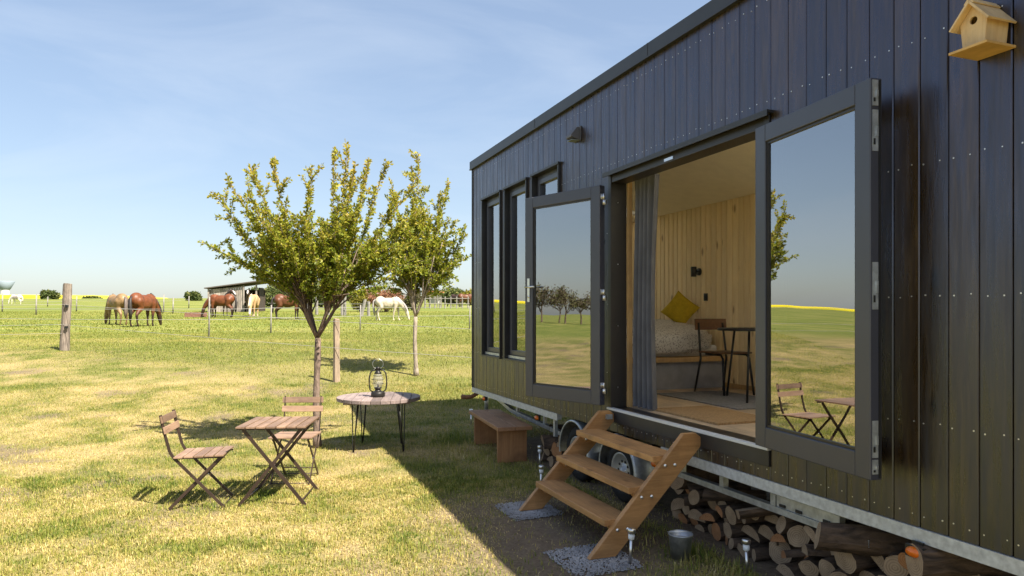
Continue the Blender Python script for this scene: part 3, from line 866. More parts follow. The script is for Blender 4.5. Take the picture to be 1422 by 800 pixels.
for z in (1.0, 1.55, 2.1, 2.65):
    MB().lathe([(0.0005, -0.004), (0.006, -0.004), (0.006, 0.0)], (DX0+0.054, 0.06, z), 8, 'x').build('screw', 'steel', dfr)
# door leaves
def leaf(hinge, ang, side, z0, z1, wd):
    """leaf frame: x from hinge to free edge, y thickness, z up"""
    y0, y1 = (0.0, 0.068) if side > 0 else (-0.068, 0.0)
    st, sb = 0.105, 0.125
    h = z1 - z0
    m = MB()
    m.box((0, y0, 0), (st, y1, h)).box((wd-st, y0, 0), (wd, y1, h)).box((st, y0, 0), (wd-st, y1, sb)).box((st, y0, h-st), (wd-st, y1, h))
    lf = m.build('door', 'grey_frame', house, (hinge[0], hinge[1], z0), (0, 0, ang), bevel=0.005)
    b = MB(); s_ = 0.014
    ya, yb = (y0+0.012, y1-0.010)
    b.box((st-.001, ya, sb), (st+s_, yb, h-st)).box((wd-st-s_, ya, sb), (wd-st+.001, yb, h-st)).box((st+s_, ya, sb-.001), (wd-st-s_, yb, sb+s_)).box((st+s_, ya, h-st-s_), (wd-st-s_, yb, h-st+.001))
    b.build('glazing_bead', 'dark_frame', lf)
    ym = (y0+y1)/2
    MB().box((st+s_, ym-0.012, sb+s_), (wd-st-s_, ym+0.012, h-st-s_)).build('pane', 'pane', lf)
    return lf, y0, y1, h
LW = 0.975
lfl, a0, a1, lh = leaf((DX0+0.02, -0.055), R(180+20.5), 1, 0.845, 2.80, LW)
for z in (0.10, 0.93, 1.78):
    hg = MB().lathe([(0.0005, z), (0.011, z), (0.011, z+0.045), (0.0005, z+0.045)], (-0.012, 0.03, 0), 10).lathe([(0.0005, z+0.048), (0.011, z+0.048), (0.011, z+0.10), (0.0005, z+0.10)], (-0.012, 0.03, 0), 10)
    hg.box((-0.002, 0.01, z+0.05), (0.0, 0.06, z+0.10)).box((-0.03, 0.005, z), (-0.014, 0.028, z+0.045))
    hg.build('hinge', 'steel', lfl)
hd = MB().box((LW-0.068, a1, 0.93), (LW-0.036, a1+0.008, 1.16))
hd.tube([(LW-0.052, a1+0.006, 1.075), (LW-0.052, a1+0.045, 1.075)], 0.009, 8).tube([(LW-0.045, a1+0.045, 1.075), (LW-0.17, a1+0.047, 1.075)], 0.0095, 8)
hd.lathe([(0.0005, a1+0.012), (0.012, a1+0.012), (0.012, a1)], (LW-0.052, 0, 0.98), 12, 'y')
hd.build('handle', 'steel', lfl)
hd2 = MB().box((LW-0.068, -0.008, 0.93), (LW-0.036, a0, 1.16)).tube([(LW-0.052, -0.006, 1.075), (LW-0.052, -0.045, 1.075)], 0.009, 8).tube([(LW-0.045, -0.045, 1.075), (LW-0.17, -0.047, 1.075)], 0.0095, 8)
hd2.build('handle', 'black_metal', lfl)
lfr, a0, a1, lh = leaf((DX1+0.0, -0.045), R(-7.2), -1, 0.845, 2.80, LW)
for (z0, z1) in ((0.03, 0.10), (0.11, 0.29), (0.83, 1.06), (1.60, 1.80), (1.82, 1.945)):
    p = MB().box((LW, a0+0.012, z0), (LW+0.004, a1-0.024, z1)).box((LW+0.0041, a0+0.030, z0+(z1-z0)*0.35), (LW+0.010, a0+0.040, z0+(z1-z0)*0.6))
    p.build('lock_plate', 'galvanised', lfr)
    MB().box((LW+0.0045, a0+0.016, z0+(z1-z0)*0.15), (LW+0.007, a0+0.026, z0+(z1-z0)*0.3)).build('lock_slot', 'black_plastic', lfr)
MB().box((LW+0.0005, a1-0.02, 0.01), (LW+0.0035, a1-0.008, lh-0.01)).build('seal', 'black_plastic', lfr)
for z in (0.10, 0.93, 1.78):
    MB().lathe([(0.0005, z), (0.011, z), (0.011, z+0.10), (0.0005, z+0.10)], (-0.012, -0.03, 0), 10).build('hinge', 'steel', lfr)
# vent hood
v = MB().box((3.335, -0.012, 3.345), (3.475, -0.001, 3.485))
v.prism([(-0.012, 3.35), (-0.012, 3.475), (-0.04, 3.475), (-0.105, 3.395), (-0.105, 3.375)], 'x', 3.345, 3.465)
v.build('vent_hood', 'vent_grey', house, bevel=0.003)
MB().box((3.355, -0.095, 3.347), (3.455, -0.015, 3.352)).build('vent_grille', 'concrete_grey', house)
# ------------------------------------------------------------- chassis
ch = MB()
for (a, b) in ((0.0, 2.93), (4.88, HL)):
    ch.box((a, -0.010, 0.553), (b, 0.045, 0.6135)).box((a, -0.0095, 0.545), (b, -0.004, 0.5535))
ch.box((2.93, 0.20, 0.553), (4.88, 0.26, 0.6135))
chassis = ch.build('chassis', 'galvanised_rail', house)
m = MB()
m.beam((0.45, 0.16, 0.55), (1.2, 0.16, 0.42), 0.05, 0.045).beam((1.2, 0.16, 0.42), (2.75, 0.16, 0.36), 0.05, 0.045)
for x in (1.35, 2.2): m.box((x, 0.145, 0.37), (x+0.05, 0.175, 0.555))
m.box((2.80, 0.005, 0.36), (2.84, 0.04, 0.552))
m.build('truss', 'galvanised', chassis)
m = MB().box((4.95, 0.10, 0.385), (6.75, 0.15, 0.425)).box((4.95, 0.11, 0.50), (6.75, 0.15, 0.545))
for x in (4.95, 5.46, 5.98, 6.5): m.box((x, 0.105, 0.426), (x+0.045, 0.148, 0.499))
m.box((4.95, 1.95, 0.315), (HL-0.3, 2.0, 0.365)).box((0.3, 1.95, 0.315), (4.9, 2.0, 0.365))
m.build('truss', 'galvanised', chassis)
MB().box((6.03, 0.112, 0.427), (6.495, 0.13, 0.498)).build('bracket_plate', 'galvanised', chassis)
for x in (6.06, 6.2, 6.42): MB().box((x, 0.104, 0.432), (x+0.05, 0.1115, 0.450)).build('slot', 'black_plastic', chassis)
m = MB()
for x in (0.9, 2.4, 5.6, 7.2, 8.4): m.box((x, 0.2, 0.50), (x+0.06, 2.2, 0.60))
m.build('cross_member', 'galvanised', chassis)
MB().box((0.1, 0.12, 0.64), (HL-0.1, 2.28, 0.69)).build('underfloor', 'sheathing', chassis)
# marker lights
for (x, z, y) in ((0.52, 0.505, 0.0), (2.32, 0.49, 0.02), (4.83, 0.47, -0.03), (7.15, 0.505, -0.05)):
    l = MB().box((x-0.05, y, z-0.028), (x+0.05, y+0.02, z+0.028))
    o = l.build('marker_light', 'black_plastic', chassis)
    l = MB().lathe([(0.0005, -0.022), (0.020, -0.018), (0.026, -0.004), (0.026, 0)], (0, 0, 0), 14, 'y')
    l.v = [(p[0]*1.7 + x, p[1] + y, p[2] + z) for p in l.v]
    l.build('amber_lens', 'amber', chassis)
    MB().box((x-0.03, y+0.0205, z-0.02), (x+0.03, y+0.032, 0.552)).build('light_bracket', 'black_metal', chassis)
# support jack at the far end, drain elbow
j = MB()
for q in ((0.10, 0.02), (0.45, 0.02), (0.27, 0.35)): j.beam((0.27, 0.12, 0.34), (q[0], q[1], 0.0), 0.035, 0.02)
j.tube([(0.27, 0.12, 0.30), (0.27, 0.12, 0.55)], 0.028, 10).box((0.06, -0.02, -0.01), (0.14, 0.06, 0.012)).box((0.41, -0.02, -0.01), (0.49, 0.06, 0.012)).box((0.23, 0.31, -0.01), (0.31, 0.39, 0.012))
j.build('support_jack', 'galvanised', chassis)
MB().tube([(0.05, 0.10, 0.60), (0.03, 0.06, 0.52), (-0.02, 0.0, 0.475), (-0.10, -0.06, 0.46), (-0.16, -0.10, 0.462)], [0.028, 0.028, 0.030, 0.030, 0.036], 12).build('drain_pipe', 'rust', chassis)
# wheels and mudguards
def wheel(x):
    zc, r = 0.268, 0.272
    prof = [(0.168, 0.008), (0.185, -0.004), (0.205, 0.002), (0.235, 0.006), (0.255, 0.014), (0.268, 0.03), (r, 0.045), (0.258, 0.062), (r, 0.066), (0.258, 0.090), (r, 0.094), (0.258, 0.118), (r, 0.122), (r, 0.145), (0.262, 0.165), (0.235, 0.185), (0.17, 0.18)]
    t = MB().lathe(prof, (x, 0.03, zc), 36, 'y').build('wheel', 'rubber', house)
    rim = [(0.0005, 0.012), (0.034, 0.012), (0.036, 0.022), (0.060, 0.030), (0.068, 0.040), (0.105, 0.040), (0.122, 0.026), (0.140, 0.022), (0.148, 0.012), (0.168, 0.006), (0.170, 0.05), (0.15, 0.15)]
    o = MB().lathe(rim, (x, 0.03, zc), 36, 'y').build('rim', 'rim', t)
    for k in range(5):
        a = 2*math.pi*k/5 + 0.3
        MB().lathe([(0.0005, 0.024), (0.009, 0.024), (0.009, 0.040)], (x+0.05*math.cos(a), 0.03, zc+0.05*math.sin(a)), 6, 'y').build('wheel_nut', 'steel', t)
    for k in range(10):
        a = 2*math.pi*k/10
        MB().lathe([(0.0005, 0.033), (0.012, 0.033), (0.012, 0.041)], (x+0.088*math.cos(a), 0.03, zc+0.088*math.sin(a)), 8, 'y').build('vent_hole', 'black_plastic', t)
    g = MB(); n = 22; vs = []
    for k in range(n+1):
        a = R(-8) + (math.pi+R(16))*k/n
        cz, cx = zc + 0.01, x
        for (rr, yy) in ((0.298, -0.008), (0.318, -0.012), (0.325, 0.004), (0.325, 0.225), (0.318, 0.225), (0.316, 0.0)):
            vs.append((cx + rr*math.cos(a), yy, cz + rr*math.sin(a)))
    fs = []
    for k in range(n):
        for q in range(6): fs.append((k*6+q, k*6+(q+1) % 6, (k+1)*6+(q+1) % 6, (k+1)*6+q))
    g.add(vs, fs, 0, True).build('mudguard', 'galvanised', house)
wheel(3.30); wheel(4.17)
MB().box((3.55, 0.03, 0.50), (3.92, 0.20, 0.575)).box((3.28, 0.23, 0.22), (4.2, 0.30, 0.34)).build('axle_beam', 'black_metal', house)
MB().tube([(3.3, 0.2, 0.268), (3.3, 2.1, 0.268)], 0.035, 10).tube([(4.17, 0.2, 0.268), (4.17, 2.1, 0.268)], 0.035, 10).build('axle', 'black_metal', house)

# ------------------------------------------------------------------ things inside the house (world positions through the house frame)
def hthing(name, label, cat, x, y, z, rz=0.0, group=None):
    return thing(name, label, cat, h2w(x, y, z), HA + rz, group)
FZ = 0.8205
# bed
bed = hthing('bed', 'bed with pale printed duvet and grey skirt against the pine wall', 'bed', 1.95, 1.42, FZ)
MB().box((-0.98, -0.62, 0.0), (1.0, 0.66, 0.30)).build('bed_skirt', 'bed_skirt', bed)
MB().box((-1.0, -0.66, 0.302), (1.05, 0.68, 0.355)).build('bed_frame', 'pine_trim', bed, bevel=0.004)
MB().box((-0.96, -0.60, 0.357), (0.94, 0.62, 0.48)).build('mattress', 'mattress', bed, bevel=0.03)
def soft_block(name, sx, sy, sz, m, parent, loc, amp=0.02, seed=0, rot=(0,0,0), pw=4.0, n=26):
    vs = []; fs = []
    for i_ in range(n+1):
        t = -math.pi/2 + math.pi*i_/n
        for k in range(n*2):
            a = 2*math.pi*k/(n*2)
            def se(c, e): return math.copysign(abs(c)**e, c)
            x = se(math.cos(t), 2/pw)*se(math.cos(a), 2/pw); y = se(math.cos(t), 2/pw)*se(math.sin(a), 2/pw); z = se(math.sin(t), 2/pw)
            q = 1 + amp*(float(fbm(np.array([x*sx*5 + z*3 + seed]), np.array([y*sy*5 - z*2]), 1.6, 7+seed, 3)[0])-0.5)*4
            vs.append((x*sx*q, y*sy*q, z*sz*q))
    for i_ in range(n):
        for k in range(n*2):
            fs.append((i_*n*2+k, i_*n*2+(k+1) % (n*2), (i_+1)*n*2+(k+1) % (n*2), (i_+1)*n*2+k))
    return MB().add(vs, fs, 0, True).build(name, m, parent, loc, rot)
soft_block('duvet', 1.04, 0.69, 0.19, 'duvet', bed, (0.0, -0.01, 0.525), 0.03, 3)
soft_block('folded_duvet', 0.40, 0.56, 0.075, 'duvet', bed, (0.42, 0.03, 0.67), 0.06, 9, (0, 0.12, 0.1))
# cushion standing on its corner
vs = []; fs = []; n = 18
for side in (1, -1):
    for i_ in range(n+1):
        for k in range(n+1):
            u = -1 + 2*i_/n; v_ = -1 + 2*k/n
            px_ = u*(1 - 0.07*(1 - v_*v_)*abs(u)); pz_ = v_*(1 - 0.07*(1 - u*u)*abs(v_))
            th_ = 0.095*math.sqrt(max(0, (1 - u*u)*(1 - v_*v_)))**0.8
            vs.append((px_*0.245, side*th_ + 0.006*math.sin(9*u + 4*v_)*th_*8, pz_*0.245))
    o_ = 0 if side == 1 else (n+1)**2
    for i_ in range(n):
        for k in range(n):
            q_ = o_ + i_*(n+1) + k; fs.append((q_, q_+1, q_+n+2, q_+n+1))
cu = MB().add(vs, fs, 0, True).build('cushion', 'mustard')
cu.scale = (0.70, 0.85, 0.70); cu.location = h2w(2.30, 1.93, 1.71); cu.rotation_euler = Euler((R(-12), R(38), HA + R(38)))
tag(cu, 'mustard yellow cushion propped on its corner on the bed', 'cushion')
# curtain
def curtain():
    vs = []; fs = []; nxx, nzz = 64, 14
    for layer in (0, 1):
        for j_ in range(nzz+1):
            z = 0.83 + (2.86-0.83)*j_/nzz
            tp = 1 - 0.12*math.sin(math.pi*j_/nzz)
            for i_ in range(nxx+1):
                u = i_/nxx
                x = 4.085 + 0.34*u*tp
                y = 0.235 + 0.042*math.sin(u*math.pi*2*4.6 + 0.5*math.sin(z*1.2)) + 0.012*math.sin(u*31+z) + layer*0.004
                vs.append((x, y, z))
    W_ = nxx+1; H_ = (nzz+1)*W_
    for j_ in range(nzz):
        for i_ in range(nxx):
            a = j_*W_+i_
            fs.append((a, a+1, a+W_+1, a+W_)); fs.append((H_+a, H_+a+W_, H_+a+W_+1, H_+a+1))
    for j_ in range(nzz):
        a = j_*W_; fs.append((a, a+W_, H_+a+W_, H_+a)); a += nxx; fs.append((a, H_+a, H_+a+W_, a+W_))
    t = hthing('curtain', 'grey floor length curtain gathered beside the open doorway', 'curtain', 0, 0, 0)
    MB().add(vs, fs, 0, True).build('drape', 'curtain', t)
    MB().tube([(4.12, 0.235, 2.875), (6.1, 0.235, 2.875)], 0.009, 8).build('curtain_rail', 'steel', t)
curtain()
# rug, door mat
tag(MB().box((3.3, 0.95, FZ), (4.6, 1.75, FZ+0.010)).build('rug', 'rug', None, (HX, HY, 0), (0, 0, HA)), 'flat grey rug on the wooden floor inside the doorway', 'rug')
tag(MB().box((4.35, 0.25, FZ), (5.25, 0.82, FZ+0.016)).build('door_mat', 'coir', None, (HX, HY, 0), (0, 0, HA)), 'brown coir door mat just inside the threshold', 'door mat')
# wall lamp, switch
wl = hthing('wall_lamp', 'small black reading lamp on the pine wall above the bed', 'lamp', 2.44, 2.114, 2.17)
MB().lathe([(0.0005, -0.018), (0.045, -0.018), (0.045, 0.0)], (0, 0, 0), 18, 'y').build('wall_plate', 'black_plastic', wl)
MB().tube([(0, -0.018, 0), (0, -0.06, 0.0)], 0.009, 8).lathe([(0.0005, -0.06), (0.034, -0.06), (0.036, 0.055), (0.030, 0.06), (0.0005, 0.055)], (0.0, -0.085, 0.0), 16, 'z').build('lamp_head', 'black_plastic', wl)
sw = hthing('light_switch', 'black light switch on the pine wall below the reading lamp', 'switch', 2.57, 2.1135, 1.86)
MB().box((-0.036, -0.010, -0.045), (0.036, 0.0, 0.045)).build('switch_plate', 'black_plastic', sw, bevel=0.004)
MB().box((-0.018, -0.014, -0.028), (0.018, -0.0101, 0.028)).build('rocker', 'black_metal', sw)
# chair indoors
ic = hthing('dining_chair', 'school style wooden chair with black tube legs inside the house', 'chair', 3.50, 1.66, FZ)
MB().box((-0.19, -0.19, 0.425), (0.21, 0.19, 0.443)).build('seat', 'chair_wood', ic, bevel=0.006)
bk = MB()
n = 10; vs = []
for k in range(n+1):
    u = -1 + 2*k/n; x = -0.235 - 0.025*(1-u*u)
    for (dx, z) in ((0, 0.665), (0.014, 0.665), (0.004, 0.785), (-0.010, 0.785)): vs.append((x+dx, u*0.20, z))
fs = [(0, 1, 2, 3), (n*4, n*4+3, n*4+2, n*4+1)]
for k in range(n):
    for q in range(4): fs.append((k*4+q, k*4+(q+1) % 4, (k+1)*4+(q+1) % 4, (k+1)*4+q))
bk.add(vs, fs, 0, False).build('backrest', 'chair_wood', ic)
for s in (-1, 1):
    MB().tube([(0.24, s*0.185, 0.0), (0.19, s*0.165, 0.38), (0.15, s*0.16, 0.415), (-0.10, s*0.16, 0.415)], 0.012, 8).build('leg', 'black_metal', ic)
    MB().tube([(-0.26, s*0.185, 0.0), (-0.18, s*0.165, 0.36), (-0.19, s*0.165, 0.45), (-0.235, s*0.155, 0.74)], 0.012, 8).build('leg', 'black_metal', ic)
# table indoors
it = hthing('bistro_table', 'small round black table with slanted legs inside the house', 'table', 4.08, 1.56, FZ)
MB().lathe([(0.0005, 0.675), (0.335, 0.675), (0.34, 0.68), (0.34, 0.695), (0.335, 0.70), (0.0005, 0.70)], (0, 0, 0), 40).build('table_top', 'black_metal', it)
for k in range(3):
    a = 2*math.pi*k/3 + R(190)
    MB().tube([(0.34*math.cos(a), 0.34*math.sin(a), 0), (0.24*math.cos(a), 0.24*math.sin(a), 0.675)], 0.011, 8).build('leg', 'black_metal', it)
# bulb
lb = hthing('pendant_bulb', 'clear glass bulb hanging on a short flex near the lintel', 'bulb', 5.55, 0.55, 0)
MB().tube([(0, 0, 2.92), (0, 0, 3.40)], 0.004, 6).build('flex', 'black_plastic', lb)
MB().lathe([(0.0005, 2.92), (0.018, 2.92), (0.018, 2.86), (0.0005, 2.86)], (0,0,0), 12).build('socket', 'black_plastic', lb)
MB().lathe([(0.014, 2.86), (0.03, 2.82), (0.045, 2.775), (0.03, 2.735), (0.0005, 2.725)], (0,0,0), 16).build('bulb', 'lantern_glass', lb)

# ------------------------------------------------------------------ bird house
bh = hthing('birdhouse', 'small pale wooden birdhouse fixed to the black boards', 'birdhouse', 7.515, 0, 2.785)
hw0, hw1, dp0, dp1 = 0.048, 0.060, -0.145, -0.012
MB().box((-0.085, -0.185, 0.0), (0.085, 0.0-0.003, 0.011)).build('floor', 'birdhouse_floor', bh, bevel=0.001)
def hole_front():
    m_ = MB(); n_ = 24; cx, cz, r = 0.0, 0.128, 0.017
    outer = [(-hw0, 0.0115), (hw0, 0.0115), (hw1, 0.125), (0.0, 0.195), (-hw1, 0.125)]
    def ray(a):
        d_ = (math.cos(a), math.sin(a)); best = 9
        for q in range(5):
            p, s2 = outer[q], outer[(q+1) % 5]
            ex, ez = s2[0]-p[0], s2[1]-p[1]; det = d_[0]*(-ez) + ex*d_[1]
            if abs(det) < 1e-9: continue
            wx, wz = p[0]-cx, p[1]-cz
            t = (wx*(-ez) + ex*wz)/det; u = (d_[0]*wz - d_[1]*wx)/det
            if t > 0 and -1e-6 <= u <= 1+1e-6: best = min(best, t)
        return (cx+d_[0]*best, cz+d_[1]*best)
    angs = sorted([2*math.pi*k/n_ for k in range(n_)] + [math.atan2(z-cz, x-cx) % (2*math.pi) for x, z in outer])
    vs = []
    for a in angs:
        o = ray(a); i2 = (cx+r*math.cos(a), cz+r*math.sin(a))
        for y in (dp0, dp0+0.009): vs += [(o[0], y, o[1]), (i2[0], y, i2[1])]
    k_ = len(angs); fs = []
    for q in range(k_):
        b0, b1 = q*4, ((q+1) % k_)*4
        fs += [(b0, b1, b1+1, b0+1), (b0+2, b0+3, b1+3, b1+2), (b0+1, b1+1, b1+3, b0+3), (b0, b0+2, b1+2, b1)]
    return m_.add(vs, fs)
hole_front().build('front_panel', 'birdhouse_wood', bh)
for s in (-1, 1):
    MB().prism([(s*hw0, 0.0115), (s*(hw0-0.009), 0.0115), (s*(hw1-0.009), 0.124), (s*hw1, 0.124)], 'y', dp0+0.0095, dp1).build('side_panel', 'birdhouse_wood', bh)
    ang = math.atan2(0.070, 0.060)
    p0 = (0.0, 0.197); p1 = (s*0.083, 0.197-0.083*1.14)
    nx_, nz_ = s*0.0085*math.sin(ang), 0.0085*math.cos(ang)
    MB().prism([p0, p1, (p1[0]+nx_, p1[1]+nz_), (p0[0]+nx_*0.2, p0[1]+0.013)], 'y', -0.178, -0.004).build('roof_panel', 'birdhouse_wood', bh)
MB().prism([(-0.022, 0.197), (0, 0.222), (0.022, 0.197), (0.018, 0.193), (0, 0.2115), (-0.018, 0.193)], 'y', -0.176, -0.006).build('ridge_cap', 'birdhouse_wood', bh)
MB().box((-hw0+0.01, dp1, 0.0115), (hw0-0.01, -0.003, 0.15)).build('back_panel', 'birdhouse_wood', bh)

# ------------------------------------------------------------------ wooden steps
st = hthing('wooden_steps', 'open brown timber steps with three treads leading to the doorway', 'steps', 0, 0, 0)
X0, X1 = 4.10, 5.36
def stringer(x, nm='stringer'):
    poly = [(-0.905, 0.004), (-0.70, 0.004), (0.012 - 0.02, 0.715), (-0.012, 0.775), (-0.055, 0.805), (-0.155, 0.805)]
    return MB().prism(poly, 'x', x, x+0.045).build(nm, 'stringer_wood', st, bevel=0.004)
s1 = stringer(X0); s2 = stringer(X1)
for (z, y) in ((0.20, -0.735), (0.405, -0.545), (0.61, -0.355)):
    MB().box((X0+0.0455, y-0.03, z), (X1-0.0005, y+0.19, z+0.045)).build('tread', 'step_wood', st, bevel=0.004)
    for xs in (X0+0.046, X1-0.046):
        MB().prism([(y, z-0.002), (y+0.17, z-0.002), (y+0.14, z-0.06), (y+0.05, z-0.06)], 'x', xs, xs+0.045 if xs < 5 else xs+0.0449).build('cleat', 'stringer_wood', st)
    for dy in (0.045, 0.125):
        MB().lathe([(0.0005, 0.009), (0.009, 0.008), (0.013, 0.0)], (X1+0.045, y+dy, z-0.018), 10, 'x').build('bolt', 'steel', st)
        MB().lathe([(0.0005, 0.009), (0.009, 0.008), (0.013, 0.0)], (X0+0.091, y+dy, z-0.03), 10, 'x').build('bolt', 'steel', st)
MB().box((X0+0.046, -0.10, 0.735), (X0+0.075, -0.045, 0.775)).build('hook', 'galvanised', st)
# gravel pads under the stringers
def gravel(x0, x1, y0, y1, label, seed):
    r = np.random.default_rng(seed); n_ = 4200
    u = r.uniform(-1, 1, n_); v_ = r.uniform(-1, 1, n_)
    k = (np.abs(u)**3 + np.abs(v_)**3 + 1.7*(r.random(n_)-0.5)) < 0.95
    hx = (x0+x1)/2 + u[k]*(x1-x0)/2; hy = (y0+y1)/2 + v_[k]*(y1-y0)/2
    wx = HX + _c*hx - _sn*hy; wy = HY + _sn*hx + _c*hy
    base = gz(wx, wy)
    m_ = len(wx); s_ = r.uniform(0.004, 0.010, m_)
    octv = np.array([(1,0,0),(-1,0,0),(0,1,0),(0,-1,0),(0,0,1),(0,0,-1)], float)
    jit = octv[None] * s_[:, None, None] * r.uniform(0.6, 1.2, (m_, 6, 1)) + r.normal(0, 0.0015, (m_, 6, 3))
    a = r.uniform(0, 6.28, m_); ca, sa = np.cos(a), np.sin(a)
    jx = jit[..., 0]*ca[:, None] - jit[..., 1]*sa[:, None]; jy = jit[..., 0]*sa[:, None] + jit[..., 1]*ca[:, None]
    V = np.stack([jx + wx[:, None], jy + wy[:, None], jit[..., 2]*0.7 + base[:, None] + 0.009], -1)
    F = np.array([(0,2,4),(2,1,4),(1,3,4),(3,0,4),(2,0,5),(1,2,5),(3,1,5),(0,3,5)])
    T = (np.arange(m_)*6)[:, None, None] + F[None]
    tag(put('gravel', fast_mesh('gravel', V.reshape(-1, 3), T.reshape(-1, 3), 'gravel')), label, 'gravel', kind='stuff')
gravel(3.84, 4.36, -1.04, -0.58, 'patch of grey gravel under the stringer beside the bench', 1)
gravel(5.10, 5.66, -1.12, -0.60, 'patch of grey gravel under the stringer beside the bucket', 2)

# ------------------------------------------------------------------ bench
be = hthing('bench', 'low brown plank bench standing beside the house and the log pile', 'bench', 1.62, -0.19, 0.0, R(-5))
bm_ = MB().box((-0.74, -0.20, 0.365), (0.74, -0.003, 0.408)).build('seat_plank', 'bench_wood', be, bevel=0.004)
MB().box((-0.74, 0.003, 0.3655), (0.74, 0.20, 0.4085)).build('seat_plank', 'bench_wood', be, bevel=0.004)
for x in (-0.56, 0.60):
    MB().box((x-0.022, -0.17, -0.005), (x+0.022, 0.17, 0.364)).build('leg', 'bench_leg_wood', be, bevel=0.003)
MB().box((-0.53, -0.02, 0.27), (0.575, 0.02, 0.362)).build('stretcher', 'bench_wood', be)

# ------------------------------------------------------------------ fire wood
def log_mesh(seed, r, ln, split, endm):
    q = random.Random(seed); n_ = 14 if not split else 9
    ring = []
    off = q.uniform(0, 6)
    for k in range(n_):
        if split:
            t = math.pi*k/(n_-1); a = t
            rr = r*(1 + 0.07*math.sin(3*t + off))
            ring.append((rr*math.cos(a), rr*math.sin(a)*0.85 - r*0.35))
        else:
            a = 2*math.pi*k/n_
            rr = r*(1 + 0.06*math.sin(2*a + off) + 0.035*math.sin(5*a + 2*off) + q.uniform(-0.02, 0.02))
            ring.append((rr*math.cos(a), rr*math.sin(a)*q.uniform(0.95, 1.0)))
    rows = [0, 0.03, 0.3, 0.6, 1.0]
    vs = []
    for u in rows:
        k_ = 1 + 0.05*math.sin(u*5 + off); bx_ = 0.012*math.sin(u*3 + off)
        for (x, z) in ring: vs.append((x*k_ + bx_, u*ln + (0.02*(x/r)*math.sin(off) if u == 0 else 0), z*k_))
    m_ = MB(); nn = len(ring); fs = []
    for i_ in range(len(rows)-1):
        for k in range(nn):
            fs.append((i_*nn+k, i_*nn+(k+1) % nn, (i_+1)*nn+(k+1) % nn, (i_+1)*nn+k))
    m_.add(vs, fs, 0, False)
    if split:
        for j_ in range(len(m_.f)):
            if j_ % nn == nn-1: m_.mi[j_] = 1
    m_.f.append(tuple(range(nn))); m_.mi.append(1); m_.sm.append(False)
    m_.f.append(tuple((len(rows)-1)*nn + k for k in range(nn))); m_.mi.append(1); m_.sm.append(False)
    return m_.mesh('firewood_log', ['log_bark', endm])
logv = []
for s_, (r_, sp, en) in enumerate([(0.050, 0, 'log_orange'), (0.042, 0, 'log_pale'), (0.065, 0, 'log_pale'), (0.058, 0, 'log_pale'), (0.080, 0, 'log_pale'), (0.072, 1, 'log_pale'), (0.062, 1, 'log_orange'), (0.048, 0, 'log_pale'), (0.075, 0, 'log_orange'), (0.080, 1, 'log_pale'), (0.055, 1, 'log_orange'), (0.088, 0, 'log_pale')]):
    logv.append((log_mesh(100+s_, r_, 0.40, sp, en), r_, sp, en))
LOG_LABEL = {('log_orange', 0): 'round firewood log with orange cut end in the long pile under the rail',
             ('log_pale', 0): 'round firewood log with pale cut end in the long pile under the rail',
             ('log_orange', 1): 'split orange firewood log in the long pile under the rail',
             ('log_pale', 1): 'split pale firewood log in the long pile under the rail'}
def stack(x0, x1, ybase, rows, seed, zmax, where=None):
    q = random.Random(seed); placed = []
    for layer in range(rows):
        x = x0 + (0.05 if layer % 2 else 0.0)
        while x < x1:
            me, r_, sp, en = q.choice(logv)
            s_ = q.uniform(0.85, 1.18); r = r_*s_
            xc = x + r
            z = r if not sp else r*0.40
            for (px_, pz_, pr_) in placed:
                dx = abs(px_ - xc); rs = (pr_ + r)*0.97
                if dx < rs: z = max(z, pz_ + math.sqrt(rs*rs - dx*dx)*(0.96 if not sp else 0.78))
            if z + r < zmax + 0.02:
                y = ybase + q.uniform(-0.05, 0.08)
                o = put('firewood_log', me, None, h2w(xc, y, z - 0.012), (q.uniform(-0.04, 0.04), q.uniform(0, 6.28) if not sp else q.uniform(-0.5, 0.5), HA + q.gauss(0, 0.20)))
                o.scale = (s_, q.uniform(0.9, 1.15), s_)
                tag(o, LOG_LABEL[(en, sp)] if where is None else LOG_LABEL[(en, sp)].replace('in the long pile under the rail', where), 'log', 'firewood logs stacked under the house')
                placed.append((xc, z, r))
            x += 2*r*q.uniform(0.96, 1.06)
stack(4.72, 6.15, 0.17, 5, 4, 0.36); stack(6.2, 8.3, 0.14, 6, 14, 0.43)
stack(2.28, 2.86, 0.10, 5, 9, 0.42, 'in the small heap between bench and wheel')
# larger single logs lying on top
for (x, y, z, r_, ln, ax, lab, en) in ((4.93, 0.10, 0.36, 0.095, 0.45, 0.25, 'thick dark log resting on the pile next to the steps', 'log_pale'),
                          (6.55, -0.06, 0.40, 0.085, 0.62, -0.55, 'crooked thick log lying across the top of the pile', 'log_pale'),
                          (7.15, -0.05, 0.46, 0.080, 0.50, -0.35, 'heavy dark log under the galvanised rail beside the amber lamp', 'log_pale')):
    o = put('firewood_log', log_mesh(int(x*100), r_, ln, 0, en), None, h2w(x, y, z), (0, 1.0, HA + ax))
    tag(o, lab, 'log', 'firewood logs stacked under the house')
o = put('firewood_log', log_mesh(77, 0.075, 0.50, 1, 'log_pale'), None, h2w(5.72, 0.06, 0.30), (R(-14), R(172), HA - 0.75))
tag(o, 'long split plank of pale firewood leaning on the pile', 'log', 'firewood logs stacked under the house')

